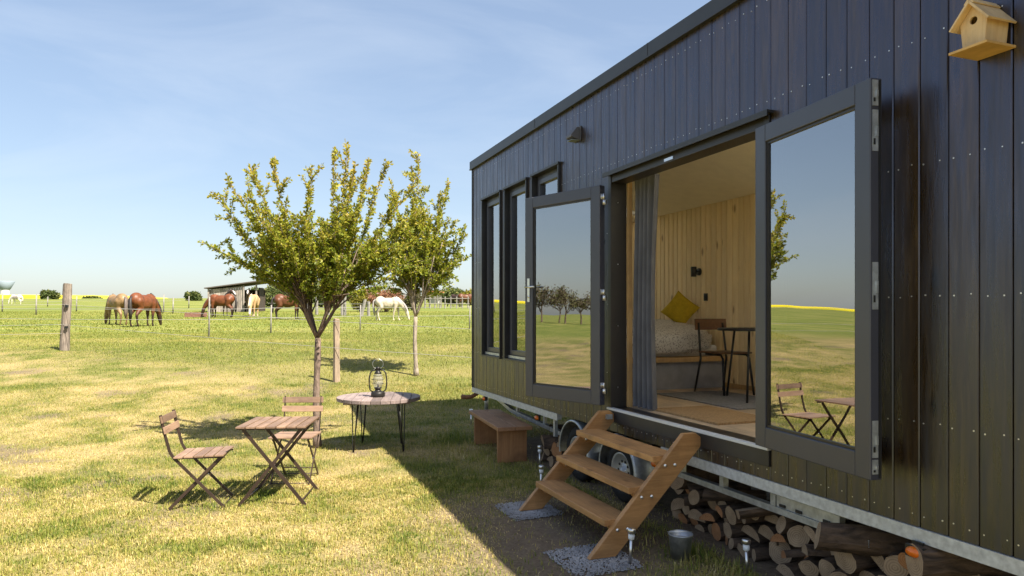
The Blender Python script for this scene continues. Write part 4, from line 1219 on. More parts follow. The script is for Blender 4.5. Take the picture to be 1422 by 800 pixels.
# ------------------------------------------------------------------ bucket
bkx, bky = 1.146, 4.80
bu = thing('bucket', 'small galvanised metal bucket standing in front of the log pile', 'bucket', (bkx, bky, g0(bkx, bky)))
MB().lathe([(0.0005, 0.004), (0.062, 0.004), (0.064, 0.0), (0.080, 0.16), (0.084, 0.163), (0.084, 0.168), (0.078, 0.168), (0.062, 0.012), (0.0005, 0.010)], (0,0,0), 32).build('pail', 'galvanised', bu)
MB().tube([(0.083*math.cos(t), 0.02 + 0.035*math.sin(t)*0 - 0.04*math.sin(t), 0.172 + 0.012*math.sin(t)) for t in [math.pi*k/12 for k in range(13)]], 0.003, 6).build('handle', 'steel', bu)
MB().lathe([(0.0005, 0.130), (0.0755, 0.130)], (0,0,0), 24).build('sand_fill', 'gravel', bu)

# ------------------------------------------------------------------ solar path lights
def solar(x, y, label, h=0.25, tilt=0.0):
    t = thing('solar_light', label, 'garden light', (x, y, g0(x, y)-0.01), 0, 'steel solar lights on spikes')
    t.rotation_euler = (tilt, tilt*0.6, 0)
    MB().lathe([(0.0005, 0), (0.005, 0.02), (0.010, 0.021), (0.010, h-0.075), (0.0005, h-0.075)], (0,0,0), 12).build('stake', 'steel', t)
    MB().lathe([(0.012, h-0.075), (0.021, h-0.068), (0.021, h-0.032), (0.0005, h-0.032)], (0,0,0), 16).build('diffuser', 'lamp_clear', t)
    MB().lathe([(0.023, h-0.032), (0.027, h-0.030), (0.027, h-0.006), (0.024, h), (0.0005, h)], (0,0,0), 16).build('cap', 'steel', t)
solar(0.78, 4.66, 'steel solar light in the gravel beside the lower end of the steps', 0.26, R(3))
solar(1.50, 4.50, 'steel solar light in the grass before the log pile and bucket', 0.24, R(-2))
solar(0.30, 7.62, 'steel solar light between the bench and the mudguard', 0.25)
solar(0.27, 6.70, 'steel solar light behind the foot of the steps', 0.24, R(4))
solar(-0.60, 10.35, 'steel solar light by the far end of the bench', 0.24)

# ================================================================== garden furniture
_slat = {}
def slat(name, l, wd, th, m, parent, loc, rot=None, axis='y'):
    k = (l, wd, th, m, axis)
    if k not in _slat:
        b = (wd/2, l/2, th/2) if axis == 'y' else (l/2, wd/2, th/2)
        _slat[k] = MB().box((-b[0], -b[1], -b[2]), b).mesh(name, m)
    return put(name, _slat[k], parent, loc, rot, bevel=0.002)
def folding_chair(label, x, y, rz):
    t = thing('folding_chair', label, 'chair', (x, y, g0(x, y)), rz, 'folding bistro chairs on the lawn')
    for k in range(5):
        slat('seat_slat', 0.42, 0.070, 0.014, 'acacia', t, (-0.155 + 0.083*k, 0, 0.452 + 0.002*k))
    for (z, xx) in ((0.775, -0.286), (0.685, -0.262)):
        slat('back_slat', 0.42, 0.060, 0.013, 'acacia', t, (xx, 0, z), (0, R(-102), 0))
    for s in (-1, 1):
        y_ = s*0.185
        p = [(-0.300, y_, 0.815), (-0.262, y_, 0.64), (-0.225, y_, 0.50), (-0.195, y_, 0.45), (0.215, y_, 0.008)]
        m = MB()
        for a, b in zip(p[:-1], p[1:]): m.beam(a, b, 0.009, 0.024, (1, 0, 0.3))
        m.build('leg', 'brown_metal', t)
        y2 = s*0.168
        MB().beam((0.185, y2, 0.445), (-0.235, y2, 0.008), 0.009, 0.026, (1, 0, 0.3)).build('leg', 'brown_metal', t)
        MB().beam((-0.20, y2, 0.440), (0.215, y2, 0.440), 0.008, 0.014).build('seat_rail', 'brown_metal', t)
        MB().lathe([(0.0005, -0.012), (0.008, -0.012), (0.008, 0.012), (0.0005, 0.012)], (0.004, s*0.177, 0.226), 8, 'y').build('pivot', 'steel', t)
    MB().tube([(0.205, -0.185, 0.02), (0.205, 0.185, 0.02)], 0.005, 6).build('foot_bar', 'brown_metal', t)
    MB().tube([(-0.222, -0.168, 0.02), (-0.222, 0.168, 0.02)], 0.005, 6).build('foot_bar', 'brown_metal', t)
    MB().tube([(-0.14, -0.168, 0.10), (-0.14, 0.168, 0.10)], 0.005, 6).build('cross_bar', 'brown_metal', t)
    return t
folding_chair('slatted folding chair standing sideways at the left of the square table', -2.72, 6.22, R(10))['label'] = 'slatted folding chair on open grass, turned sideways to the square table'
folding_chair('slatted folding chair between the square table and the tree trunk', -2.17, 7.08, R(-88))
ft = thing('folding_table', 'square slatted wooden folding table on crossed metal legs', 'table', (-2.10, 6.38, g0(-2.10, 6.38)), R(4))
for k in range(7):
    slat('table_slat', 0.62, 0.072, 0.016, 'acacia', ft, (-0.258 + 0.086*k, rng.uniform(-0.003, 0.003), 0.692))
for s in (-1, 1):
    MB().beam((-0.295, s*0.27, 0.676), (0.295, s*0.27, 0.676), 0.020, 0.014).build('top_rail', 'brown_metal', ft)
    MB().beam((-0.245, s*0.262, 0.67), (0.285, s*0.262, 0.008), 0.011, 0.028, (1, 0, 0.3)).build('leg', 'brown_metal', ft)
    MB().beam((0.245, s*0.247, 0.67), (-0.285, s*0.247, 0.008), 0.011, 0.028, (1, 0, 0.3)).build('leg', 'brown_metal', ft)
MB().tube([(0.25, -0.26, 0.045), (0.25, 0.26, 0.045)], 0.006, 6).build('foot_bar', 'brown_metal', ft)
MB().tube([(-0.25, -0.245, 0.045), (-0.25, 0.245, 0.045)], 0.006, 6).build('foot_bar', 'brown_metal', ft)

# round plank table with hairpin legs
rx_, ry_ = -1.66, 8.80
rt = thing('round_table', 'round weathered plank table top on black hairpin legs', 'table', (rx_, ry_, g0(rx_, ry_)), R(6))
RT, TH = 0.515, 0.042
topz_ = 0.60
n_pl = 9; pw = 2*RT/n_pl
for k in range(n_pl):
    a = -RT + k*pw + 0.003; b = a + pw - 0.006
    a = max(a, -RT+0.004); b = min(b, RT-0.004)
    pts = []
    ts = [a + (b-a)*q/6 for q in range(7)]
    up = [(x, math.sqrt(max(0, RT*RT - x*x))) for x in ts]
    poly = up + [(x, -y) for x, y in reversed(up)]
    cut = rng.choice([None, 0.12, -0.15])
    MB().prism(poly, 'z', topz_, topz_ + TH + rng.uniform(-0.001, 0.001)).build('plank', 'reel_plank', rt, bevel=0.003)
MB().box((-0.40, -0.30, topz_-0.025), (0.40, -0.22, topz_-0.001)).box((-0.40, 0.22, topz_-0.025), (0.40, 0.30, topz_-0.001)).build('batten', 'reel_plank', rt)
for (lx, ly) in ((-0.26, -0.30), (0.30, -0.29), (-0.22, 0.31), (0.25, 0.22)):
    m = MB(); f_ = Vector((lx*1.06, ly*1.06, 0.004))
    tang = Vector((-ly, lx, 0)).normalized()*0.045; tang2 = Vector((lx, ly, 0)).normalized()*-0.06
    tp = Vector((lx, ly, topz_-0.026))
    m.tube([tp + tang, f_ + tang*0.15, f_ - tang*0.15, tp - tang], 0.0065, 6)
    m.tube([tp + tang2, f_ + Vector((0, 0, 0.006))], 0.0065, 6)
    m.build('hairpin_leg', 'black_metal', rt)
# storm lantern
lt_x, lt_y = -1.66+0.0, 8.74
lz = g0(rx_, ry_) + topz_ + TH
ln = thing('lantern', 'old dark metal storm lantern standing on the round table', 'lantern', (lt_x, lt_y, lz), R(10))
MB().lathe([(0.0005, 0.0), (0.080, 0.0), (0.086, 0.006), (0.086, 0.050), (0.078, 0.062), (0.045, 0.072), (0.038, 0.076), (0.034, 0.100), (0.046, 0.104), (0.048, 0.116), (0.0005, 0.116)], (0,0,0), 28).build('fuel_tank', 'black_metal', ln)
MB().lathe([(0.036, 0.117), (0.054, 0.145), (0.064, 0.185), (0.062, 0.225), (0.050, 0.262), (0.040, 0.285)], (0,0,0), 28).build('glass_globe', 'sooty_glass', ln)
MB().lathe([(0.044, 0.284), (0.046, 0.296), (0.030, 0.312), (0.026, 0.345), (0.033, 0.350), (0.024, 0.368), (0.0005, 0.372)], (0,0,0), 20).build('chimney', 'black_metal', ln)
for s in (-1, 1):
    MB().tube([(s*0.060, 0, 0.058), (s*0.095, 0, 0.085), (s*0.107, 0, 0.15), (s*0.106, 0, 0.22), (s*0.095, 0, 0.29), (s*0.070, 0, 0.325), (s*0.028, 0, 0.335)], 0.0085, 8).build('side_tube', 'black_metal', ln)
for z in (0.165, 0.215, 0.262):
    rr = 0.070 if z < 0.25 else 0.056
    MB().tube([(rr*math.cos(t), rr*math.sin(t), z) for t in [2*math.pi*k/24 for k in range(25)]], 0.0025, 5, False).build('wire_guard', 'black_metal', ln)
MB().tube([(0.065*math.cos(t), 0.0, 0.405 + 0.062*math.sin(t)) for t in [2*math.pi*k/28 - 0.4 for k in range(29)]], 0.003, 5, False).build('carry_ring', 'steel', ln)
MB().lathe([(0.0005, 0.12), (0.012, 0.12), (0.010, 0.155), (0.0005, 0.158)], (0,0,0), 10).build('burner', 'brown_metal', ln)

# ================================================================== trees
def curve(p0, c, p1, n):
    out = []
    for k in range(n+1):
        t = k/n; out.append(p0*((1-t)**2) + c*(2*t*(1-t)) + p1*(t*t))
    return out
def leaf_arrays(pos, dirs, size, r, fold=0.25):
    n = len(pos)
    up = r.normal(0, 1, (n, 3)); side = np.cross(dirs, up); side /= np.linalg.norm(side, axis=1, keepdims=True) + 1e-9
    nrm = np.cross(side, dirs)
    L_ = size * r.uniform(0.65, 1.25, (n, 1)); W_ = L_*0.26
    v = np.empty((n, 4, 3))
    v[:, 0] = pos
    v[:, 1] = pos + dirs*L_*0.5 + side*W_ + nrm*L_*fold*0.3
    v[:, 2] = pos + dirs*L_
    v[:, 3] = pos + dirs*L_*0.5 - side*W_ + nrm*L_*fold*0.3
    bi = (np.arange(n)*4)[:, None]
    t = np.concatenate([bi + [0, 1, 2], bi + [0, 2, 3]], 0)
    return v.reshape(-1, 3), t
def orchard_tree(label, base, fork_z, tips, extra, centre, radii, leaf, seed, trunk_r, dens=1.0, lean=0.0, bark='tree_bark', scale=1.0):
    q = random.Random(seed); r = np.random.default_rng(seed)
    bx_, by_, bz_ = base
    t = thing('fruit_tree', label, 'tree', (bx_, by_, bz_), 0)
    O = Vector(base)
    fork = Vector((bx_ + lean, by_, fork_z))
    wood_m = MB()
    tp = []
    nseg = 10
    for k in range(nseg+1):
        u = k/nseg
        tp.append(O*(1-u) + fork*u + Vector((0.012*math.sin(u*5+seed), 0.012*math.cos(u*4), 0)))
    wood_m.tube([p - O for p in tp], [trunk_r*(1.28 - 0.35*min(1, u*5) + 0.05*math.sin(u*17) - 0.10*u) for u in [k/nseg for k in range(nseg+1)]], 12)
    P, D, T = [], [], []
    shoots = []
    all_tips = [Vector(p) for p in tips]
    for k in range(extra):
        while True:
            p = Vector((q.uniform(-1, 1), q.uniform(-1, 1), q.uniform(-1, 1)))
            if p.length < 1: break
        all_tips.append(Vector(centre) + Vector((p.x*radii[0], p.y*radii[1], p.z*radii[2])))
    # a handful of limbs carry all the shoots
    nl = 6
    limbs = []
    for k in range(nl):
        a = 2*math.pi*k/nl + q.uniform(-0.4, 0.4)
        e = Vector(centre) + Vector((math.cos(a)*radii[0]*0.5, math.sin(a)*radii[1]*0.5, q.uniform(-0.35, 0.25)*radii[2]))
        c = fork*0.55 + e*0.45 + Vector((math.cos(a)*0.05, math.sin(a)*0.05, 0.05))*scale
        c = Vector((fork.x*0.35+e.x*0.65, fork.y*0.35+e.y*0.65, fork.z*0.5+e.z*0.5))
        pts = curve(fork, c, e, 10); limbs.append(pts)
        wood_m.tube([p - O for p in pts], [trunk_r*(0.52 - 0.34*u/10) for u in range(11)], 8)
    for e in all_tips:
        # leave the limb that points the same way, low down, so that shoots fan out
        best = None
        da = Vector((e.x - fork.x, e.y - fork.y)); fan = da.length
        for pts in limbs:
            lv = Vector((pts[-1].x - fork.x, pts[-1].y - fork.y))
            dot = lv.normalized().dot(da.normalized()) if fan > 0.05 else 0.5
            for i_ in range(2, 8):
                p = pts[i_]
                if p.z > e.z + 0.10*scale: continue
                d_ = 0.55*(1 - dot) + abs(i_ - (2.5 + 2.5*min(1, fan/scale)*q.uniform(0.2, 1.0)))*0.14 + 0.12*(p - e).length/scale + q.uniform(0, 0.25)
                if best is None or d_ < best[0]: best = (d_, p, i_)
        if best is None: best = (0, limbs[0][2], 0)
        s0 = best[1]
        mid = (s0 + e)/2 + Vector((q.uniform(-.08, .08), q.uniform(-.08, .08), q.uniform(-0.04, 0.16)))*scale
        ln_ = (e - s0).length; ns = max(6, int(ln_/0.07/scale))
        pts = curve(s0, mid, e, ns)
        wood_m.tube([p - O for p in pts], [max(0.0035*scale, trunk_r*0.22*(1 - 0.9*k/ns)) for k in range(ns+1)], 5)
        shoots.append((pts, 0.36))
        for k in range(int(ns*0.35), ns):
            if q.random() < 0.62:
                dv = (pts[k] - pts[k-1]).normalized()
                rv = Vector((q.gauss(0, 1), q.gauss(0, 1), q.gauss(0.10, 0.8))).normalized()
                sd = (dv*0.75 + rv*0.8).normalized()*q.uniform(0.08, 0.27)*scale
                e2 = pts[k] + sd
                sp = curve(pts[k], pts[k] + sd*0.5 + Vector((0, 0, 0.02)), e2, 5)
                wood_m.tube([p - O for p in sp], [0.0035*scale, 0.003*scale, 0.003*scale, 0.0025*scale, 0.0025*scale, 0.002*scale], 4, False)
                shoots.append((sp, 0.0))
    for pts, start in shoots:
        tot = sum((b - a).length for a, b in zip(pts[:-1], pts[1:]))
        nl_ = max(4, int(tot/scale*95*dens*(1-start)))
        for k in range(nl_):
            u = start + (1-start)*(k + q.random())/nl_
            u = min(u, 0.999)*(len(pts)-1); i_ = int(u); f_ = u - i_
            p = pts[i_]*(1-f_) + pts[i_+1]*f_
            dv = (pts[i_+1] - pts[i_]).normalized()
            rd = Vector((q.gauss(0, 1), q.gauss(0, 1), q.gauss(0.15, 1))).normalized()
            ld = (dv*0.55 + rd*0.85).normalized()
            P.append(tuple(p + rd*0.008*scale)); D.append(tuple(ld))
            tipf = (u/(len(pts)-1))
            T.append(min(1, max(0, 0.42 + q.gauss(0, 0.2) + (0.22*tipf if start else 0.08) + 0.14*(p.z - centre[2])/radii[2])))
    P = np.array(P) - np.array(base); D = np.array(D); T = np.array(T)
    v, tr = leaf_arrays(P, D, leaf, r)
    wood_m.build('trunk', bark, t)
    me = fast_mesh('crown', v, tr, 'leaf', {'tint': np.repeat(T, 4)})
    put('crown', me, t)
    return t
def tipw(px, py, Y): return (at(px, Y), Y, EYE - (py + 9 - 437)/980*Y)
TX, TYY = -2.43, 8.80
tips1 = [tipw(297, 259, 8.7), tipw(316, 242, 8.9), tipw(348, 223, 8.5), tipw(379, 213, 9.0), tipw(331, 310, 8.4), tipw(292, 333, 8.8), tipw(318, 345, 9.2), tipw(345, 262, 8.2),
         tipw(433, 222, 8.8), tipw(464, 197, 8.9), tipw(482, 199, 8.6), tipw(492, 236, 9.2), tipw(470, 264, 8.3), tipw(513, 213, 9.0), tipw(494, 218, 8.7), tipw(533, 228, 9.3),
         tipw(552, 262, 9.1), tipw(560, 300, 8.6), tipw(566, 332, 9.2), tipw(556, 372, 8.7), tipw(530, 392, 8.4), tipw(372, 300, 8.0), tipw(390, 372, 8.9), tipw(578, 285, 9.0), tipw(586, 318, 8.7), tipw(572, 250, 9.2), tipw(580, 350, 9.1), tipw(365, 345, 8.3)]
orchard_tree('larger leafy young fruit tree beside the folding chairs and round table', (TX, TYY, g0(TX, TYY)-0.02), 1.36, tips1, 92, (-2.36, 8.8, 2.50), (1.02, 0.92, 0.48), 0.047, 3, 0.047, 2.1)
T2X, T2Y = at(577, 14.3), 14.3
tips2 = [tipw(580, 203, 14.3), tipw(571, 222, 14.5), tipw(622, 242, 14.2), tipw(612, 258, 13.9), tipw(634, 298, 14.4), tipw(648, 318, 14.0), tipw(648, 350, 14.5), tipw(626, 371, 14.1), tipw(542, 240, 14.4), tipw(540, 300, 14.0),
         tipw(610, 400, 14.2), tipw(555, 380, 14.6), tipw(530, 345, 14.3), tipw(600, 290, 13.4), tipw(590, 320, 15.2)]
orchard_tree('smaller slim stemmed fruit tree near the wire fence', (T2X, T2Y, g0(T2X, T2Y)-0.02), EYE - (440-437)/980*14.3, tips2, 64, (at(586, 14.3), 14.3, 2.95), (0.86, 0.80, 1.05), 0.068, 8, 0.048, 1.9, bark='young_bark', scale=1.35)

def bush(name, label, cat, x, y, rx, ry, rz, n, leaf, m, seed, trunk_h=0.0, group=None, zoff=0.0, bark='tree_bark', lob=5):
    r = np.random.default_rng(seed)
    z0 = g0(x, y) + zoff
    t = thing(name, label, cat, (x, y, z0), 0, group)
    cs = [(0, 0, 0, 1.0)] + [(*(r.uniform(-0.65, 0.65, 2)), r.uniform(-0.35, 0.55), r.uniform(0.35, 0.6)) for _ in range(lob)]
    P = []; T = []
    for (cx, cy, cz, s_) in cs:
        k = int(n * (0.45 if s_ == 1.0 else 0.55/lob))
        d = r.normal(0, 1, (k, 3)); d /= np.linalg.norm(d, axis=1, keepdims=True)
        rad = r.uniform(0.45, 1.0, (k, 1))**0.6 * (0.85 if s_ == 1.0 else s_) * r.uniform(0.8, 1.12, (k, 1))
        p = d*rad + np.array([cx, cy, cz]); P.append(p)
        T.append(np.clip(0.45 + r.normal(0, 0.22, k) + 0.12*r.normal(), 0, 1))
    P = np.concatenate(P); T = np.concatenate(T)
    P = P*np.array([rx, ry, rz]) + np.array([0, 0, trunk_h + rz*0.92])
    ok = P[:, 2] > 0.02; P = P[ok]; T = T[ok]
    D = r.normal(0, 1, P.shape); D /= np.linalg.norm(D, axis=1, keepdims=True)
    v, tr = leaf_arrays(P, D, leaf, r)
    put('crown', fast_mesh('crown', v, tr, m, {'tint': np.repeat(T, 4)}), t)
    w_ = MB(); th = trunk_h + rz*0.9
    w_.tube([(0, 0, -0.1), (0.02*rx, 0, th*0.5), (0, 0, th)], [0.10*min(rx, 2.5)+0.02, 0.07*min(rx, 2.5)+0.02, 0.03], 7)
    for k in range(5):
        a = r.uniform(0, 6.28); w_.tube([(0, 0, th*0.35), (math.cos(a)*rx*0.35, math.sin(a)*ry*0.35, th*0.8), (math.cos(a)*rx*0.6, math.sin(a)*ry*0.6, th*1.15)], [0.05*min(rx, 2)+0.01, 0.03*min(rx, 2), 0.01], 5)
    w_.build('trunk', bark, t)
    return t

# background shrubs and trees: pixel column, depth, half width, half height in pixels
def bg(px, Y, hw, hh, label, m, n=2600, leaf=None, seed=0, name='shrub', cat='shrub', zoff=0.0, group=None, th=0.0):
    k = Y/980
    return bush(name, label, cat, at(px, Y), Y, hw*k, hw*k*0.9, hh*k, n, leaf or 4.2*k, m, seed, th, group, zoff)
bg(69, 190, 12, 8.5, 'rounded lone green bush on the skyline by the water tower', 'leaf_far', seed=2, zoff=-0.6)
bg(270, 150, 11, 8.5, 'lone green bush on the skyline beside the horse shelter', 'leaf_far', seed=3, zoff=-0.6)
bg(383, 78, 28, 17, 'broad green thicket behind the horse shelter', 'leaf_far', 4200, seed=4)
bg(352, 84, 16, 14, 'low green bush half hidden behind the horse shelter', 'leaf_far', 2400, seed=5)
bg(446, 80, 22, 19, 'tall green shrub behind the fork of the larger fruit tree', 'leaf_far', 3000, seed=6)
bg(500, 62, 17, 18, 'golden leaved shrub beside the reddish bush', 'leaf_gold', 2400, 0.2, seed=7)
bg(536, 60, 26, 18, 'reddish brown spring bush behind the white horse', 'leaf_red', 4200, 0.18, seed=9)
bg(572, 66, 14, 15, 'brownish budding shrub next to the reddish bush', 'leaf_bare', 2000, 0.2, seed=10)
bg(628, 105, 22, 12, 'green hedge bush behind the small orange roofed shelter', 'leaf_far', 2600, seed=11)
bg(655, 95, 16, 12, 'yellow green hedge bush beside the corner of the black house', 'leaf_gold', 2200, seed=12)
bg(600, 120, 12, 9, 'low hedge bush left of the small shelter on the paddock edge', 'leaf_far', 1400, seed=13)
bg(478, 130, 18, 12, 'far green bush in the gap under the fruit tree crown', 'leaf_far', 1800, seed=14)
for k, (px, hh) in enumerate(((120, 1.8), (127, 1.5), (133, 1.4), (421, 3.5), (430, 5), (580, 5))):
    bg(px, 230 if px < 300 else 160, 5 if px < 300 else 9, hh, 'tiny distant shrub on the horizon line', 'leaf_far', 500, seed=30+k, zoff=-0.5, group='far shrubs on the skyline', name='distant_shrub')
# bare trees across the field, seen mirrored in the left door leaf
def bare_tree(x, y, h, seed):
    q = random.Random(seed); z0 = g0(x, y)
    t = thing('field_tree', 'budding tree in the row across the field, mirrored in the door glass', 'tree', (x, y, z0), 0, 'row of trees across the field')
    m = MB(); P = []
    def grow(p, d, ln_, r_, lev):
        e = p + d*ln_
        m.tube([p, (p+e)/2 + Vector((q.gauss(0, .03), q.gauss(0, .03), 0))*ln_, e], [r_, r_*0.8, r_*0.6], 5 if lev < 2 else 3, False)
        if lev >= 4:
            P.append(tuple(e)); P.append(tuple((p+e)/2)); return
        for _ in range(3 if lev else 5):
            nd = (d + Vector((q.gauss(0, .55), q.gauss(0, .55), q.gauss(0.15, .3)))).normalized()
            grow(p + d*ln_*q.uniform(0.55, 1.0), nd, ln_*q.uniform(0.55, 0.75), r_*0.55, lev+1)
    grow(Vector((0, 0, 0)), Vector((0, 0, 1)), h*0.32, h*0.022, 0)
    m.build('trunk', 'tree_bark', t)
    r = np.random.default_rng(seed); P = np.repeat(np.array(P), 4, 0) + r.normal(0, 0.25, (len(P)*4, 3))
    D = r.normal(0, 1, P.shape); D /= np.linalg.norm(D, axis=1, keepdims=True)
    v_, tr = leaf_arrays(P, D, 0.28, r)
    put('crown', fast_mesh('crown', v_, tr, 'leaf_bare', {'tint': np.repeat(r.random(len(P)), 4)}), t)
    return t
proto = bare_tree(-120, -22, 6.5, 4); proto2 = bare_tree(-118, -10, 5.6, 9)
for k in range(22):
    c = copy_tree(proto if k % 2 else proto2)
    x, y = -121 + rng.uniform(-6, 6), -9 + k*2.3 + rng.uniform(-1.2, 1.2)
    c.location = (x, y, g0(x, y)); c.rotation_euler.z = rng.uniform(0, 6); s_ = rng.uniform(1.1, 1.7); c.scale = (s_, s_, s_)

# rape field on the horizon
rx = np.concatenate([np.arange(-560, -150, 9.0), np.arange(-150, 20, 9.0)]); ry = np.arange(238, 318, 3.0)
RX, RY = np.meshgrid(rx, ry); RZ = gz(RX, RY) + 1.05 + 0.25*fbm(RX, RY, 0.9, 60) - np.clip((RX + 160)/22, 0, 1)*2.6
ii = np.arange(RX.size).reshape(RX.shape)
qd = np.stack([ii[:-1, :-1], ii[:-1, 1:], ii[1:, 1:], ii[1:, :-1]], -1).reshape(-1, 4)
V = np.stack([RX, RY, RZ], -1).reshape(-1, 3); tint = 0.55 + 0.45*fbm(RX, RY, 0.7, 61).ravel()
front = V[:len(rx)].copy(); front[:, 2] -= 1.6
nb = len(V); V = np.concatenate([V, front]); tint = np.concatenate([tint, np.full(len(rx), 0.05)])
k = np.arange(len(rx)-1)
qd = np.concatenate([qd, np.stack([nb + k, nb + k + 1, k + 1, k], -1)])
tag(put('rape_field', fast_mesh('rape_field', V, qd, 'rape', {'tint': tint}, True)), 'strip of bright yellow rapeseed in flower along the horizon', 'crop field', kind='stuff')

# ================================================================== fences
def post_mesh(name, h, r, seed, m, lean=(0, 0), n=9, split=False):
    q = random.Random(seed); rows = 7; vs = []; off = [q.uniform(0.82, 1.12) for _ in range(n)]
    for i_ in range(rows+1):
        u = i_/rows
        for k in range(n):
            a = 2*math.pi*k/n
            rr = r*off[k]*(1.08 - 0.12*u + 0.06*math.sin(u*9 + k))
            vs.append((rr*math.cos(a) + lean[0]*u, rr*math.sin(a)*(0.85) + lean[1]*u, -0.1 + (h+0.1)*u + (0.02*q.uniform(-1, 1) if i_ == rows else 0)))
    fs = [tuple(range(n))[::-1], tuple(rows*n+k for k in range(n))]
    for i_ in range(rows):
        for k in range(n): fs.append((i_*n+k, i_*n+(k+1) % n, (i_+1)*n+(k+1) % n, (i_+1)*n+k))
    return MB().add(vs, fs).mesh(name, m)
fa = thing('wire_fence', 'wire fence on rough wooden posts along the edge of the lawn', 'fence')
PA = [(-17.5, 17.0), (-11.42, 18.0), (-3.41, 13.7), (1.6, 11.9), (5.0, 10.2)]
HTS = [(1.18, 0.0), (0.67, 0.0)]
ph = [1.4, 1.70, 1.22, 1.3, 1.3]
for (x, y), h, k in zip(PA, ph, range(5)):
    rr = 0.105 if k == 1 else 0.060
    put('post', post_mesh('post', h, rr, 20+k, 'post_wood' if k == 1 else 'post_bark', (0.09, 0) if k == 1 else (0.0, 0), 11), fa, (x, y, g0(x, y)))
tops = lambda x, y, h: Vector((x, y, g0(x, y) + h))
def wire(pa, pb, h, sag, r, parent, m='wire', off=0.0):
    a = tops(*pa, h); b = tops(*pb, h)
    pts = []
    for k in range(13):
        u = k/12; p = a*(1-u) + b*u; p.z -= sag*4*u*(1-u); pts.append(p)
    MB().tube(pts, r, 5, False).build('wire', m, parent)
for (h, _) in HTS:
    for a, b in zip(PA[:-1], PA[1:]): wire((a[0], a[1]-0.07), (b[0], b[1]-0.07), h, 0.01, 0.0045, fa)
wire((-17.5, 17.0-0.07), (-11.42, 18-0.10), 0.45, 0.02, 0.0042, fa)
MB().box((-11.32, 17.86, 1.83), (-11.26, 17.92, 1.90)).box((-11.33, 17.86, 1.30), (-11.27, 17.92, 1.36)).build('insulator', 'black_plastic', fa)
# tape fence on thin stakes across the paddock
fb = thing('tape_fence', 'white electric tape fence on thin stakes crossing the paddock', 'fence')
PB = [(at(-60, 25), 25, 1.2), (at(290, 23), 23, 1.32), (at(376, 25.5), 25.5, 1.02), (at(500, 28), 28, 1.0), (at(652, 29), 29, 0.95), (at(760, 29), 29, 1.0)]
sm = MB().tube([(0, 0, -0.1), (0.02, 0, 1.0)], [0.028, 0.024], 7).mesh('stake', 'stake')
for (x, y, h) in PB:
    o = put('stake', sm, fb, (x, y, g0(x, y))); o.scale = (1, 1, h)
for hh in (1.0, 0.62):
    for a, b in zip(PB[:-1], PB[1:]): wire(a[:2], b[:2], hh*0.92, 0.02, 0.007, fb)
# far stakes with tape
fc = thing('paddock_fence', 'far paddock fence of grey stakes and tape near the skyline', 'fence')
PC = [(at(-40, 58), 58, 1.5), (at(3, 60), 60, 1.6), (at(50, 52), 52, 1.5), (at(66, 85), 85, 1.2), (at(106, 62), 62, 1.35), (at(227, 58), 58, 1.5), (at(240, 55), 55, 1.25), (at(262, 75), 75, 1.3)]
for (x, y, h) in PC:
    o = put('stake', sm, fc, (x, y, g0(x, y))); o.scale = (2.0, 2.0, h)
PCs = [PC[0], PC[1], PC[2], PC[4], PC[5], PC[7]]
for hh in (0.95,):
    for a, b in zip(PCs[:-1], PCs[1:]): wire(a[:2], b[:2], hh, 0.03, 0.011, fc)
fd = thing('post_fence', 'old pale post fence with one leaning post behind the fruit trees', 'fence')
for k, (px, Y, h, lean) in enumerate(((475, 50, 1.7, 0.0), (479, 50, 1.6, 0.0), (501, 48, 1.15, 0.30), (512, 49, 1.0, 0), (440, 52, 1.3, 0), (456, 51, 1.3, 0))):
    x = at(px, Y); put('post', post_mesh('post', h, 0.10, 60+k, 'stake', (lean, 0)), fd, (x, Y, g0(x, Y)))
for hh in (0.45, 0.85): wire((at(372, 53), 53), (at(512, 49), 49), hh, 0.03, 0.014, fd)
fe = thing('corral_fence', 'low pale rail fence beside the small orange roofed shelter', 'fence')
for k, px in enumerate((590, 597, 604, 611, 618, 626, 634, 642, 650)):
    Y = 74; x = at(px, Y); put('post', post_mesh('post', 1.25, 0.07, 80+k, 'stake'), fe, (x, Y, g0(x, Y)))
for hh in (0.5, 1.05): wire((at(590, 74), 73.95), (at(652, 74), 73.95), hh, 0.0, 0.04, fe, 'stake')

# ================================================================== shelters, trough, tower
sx_, sy_ = at(330, 62), 62.0
sh = thing('horse_shelter', 'open grey boarded horse shelter with sloping overhanging roof', 'shelter', (sx_, sy_, g0(sx_, sy_)-0.1), R(8))
# local: long boarded side faces the camera (y = -1.6), open end at +x
W2, D2 = 2.0, 1.7
bmsh = {}
nb_ = 14
for k in range(nb_):
    x0 = -W2 + 2*W2*0.72*k/nb_; x1 = x0 + 2*W2*0.72/nb_ - 0.02
    ht = 1.95 + 0.45*(x0 + W2)/(2*W2)
    MB().box((x0, -D2-0.03, 0.0), (x1, -D2, ht)).build('board', 'shed_board', sh)
MB().box((-W2, D2, 0), (W2, D2+0.04, 2.05)).box((-W2-0.04, -D2, 0), (-W2, D2, 1.95)).box((W2*0.9, -0.2, 0), (W2*0.95, D2, 2.2)).build('back_wall', 'shed_inside', sh)
for (x, y, h) in ((-W2+0.05, -D2-0.09, 2.0), (W2*0.46, -D2-0.09, 2.3), (W2*0.95, -D2+0.2, 2.45)):
    MB().box((x-0.06, y-0.06, 0), (x+0.06, y+0.06, h)).build('post', 'shed_board', sh)
MB().prism([(-W2-0.25, 2.02), (-W2-0.25, 2.10), (W2+0.55, 2.80), (W2+0.55, 2.70)], 'y', -D2-0.35, D2+0.3).build('roof', 'shed_roof', sh)
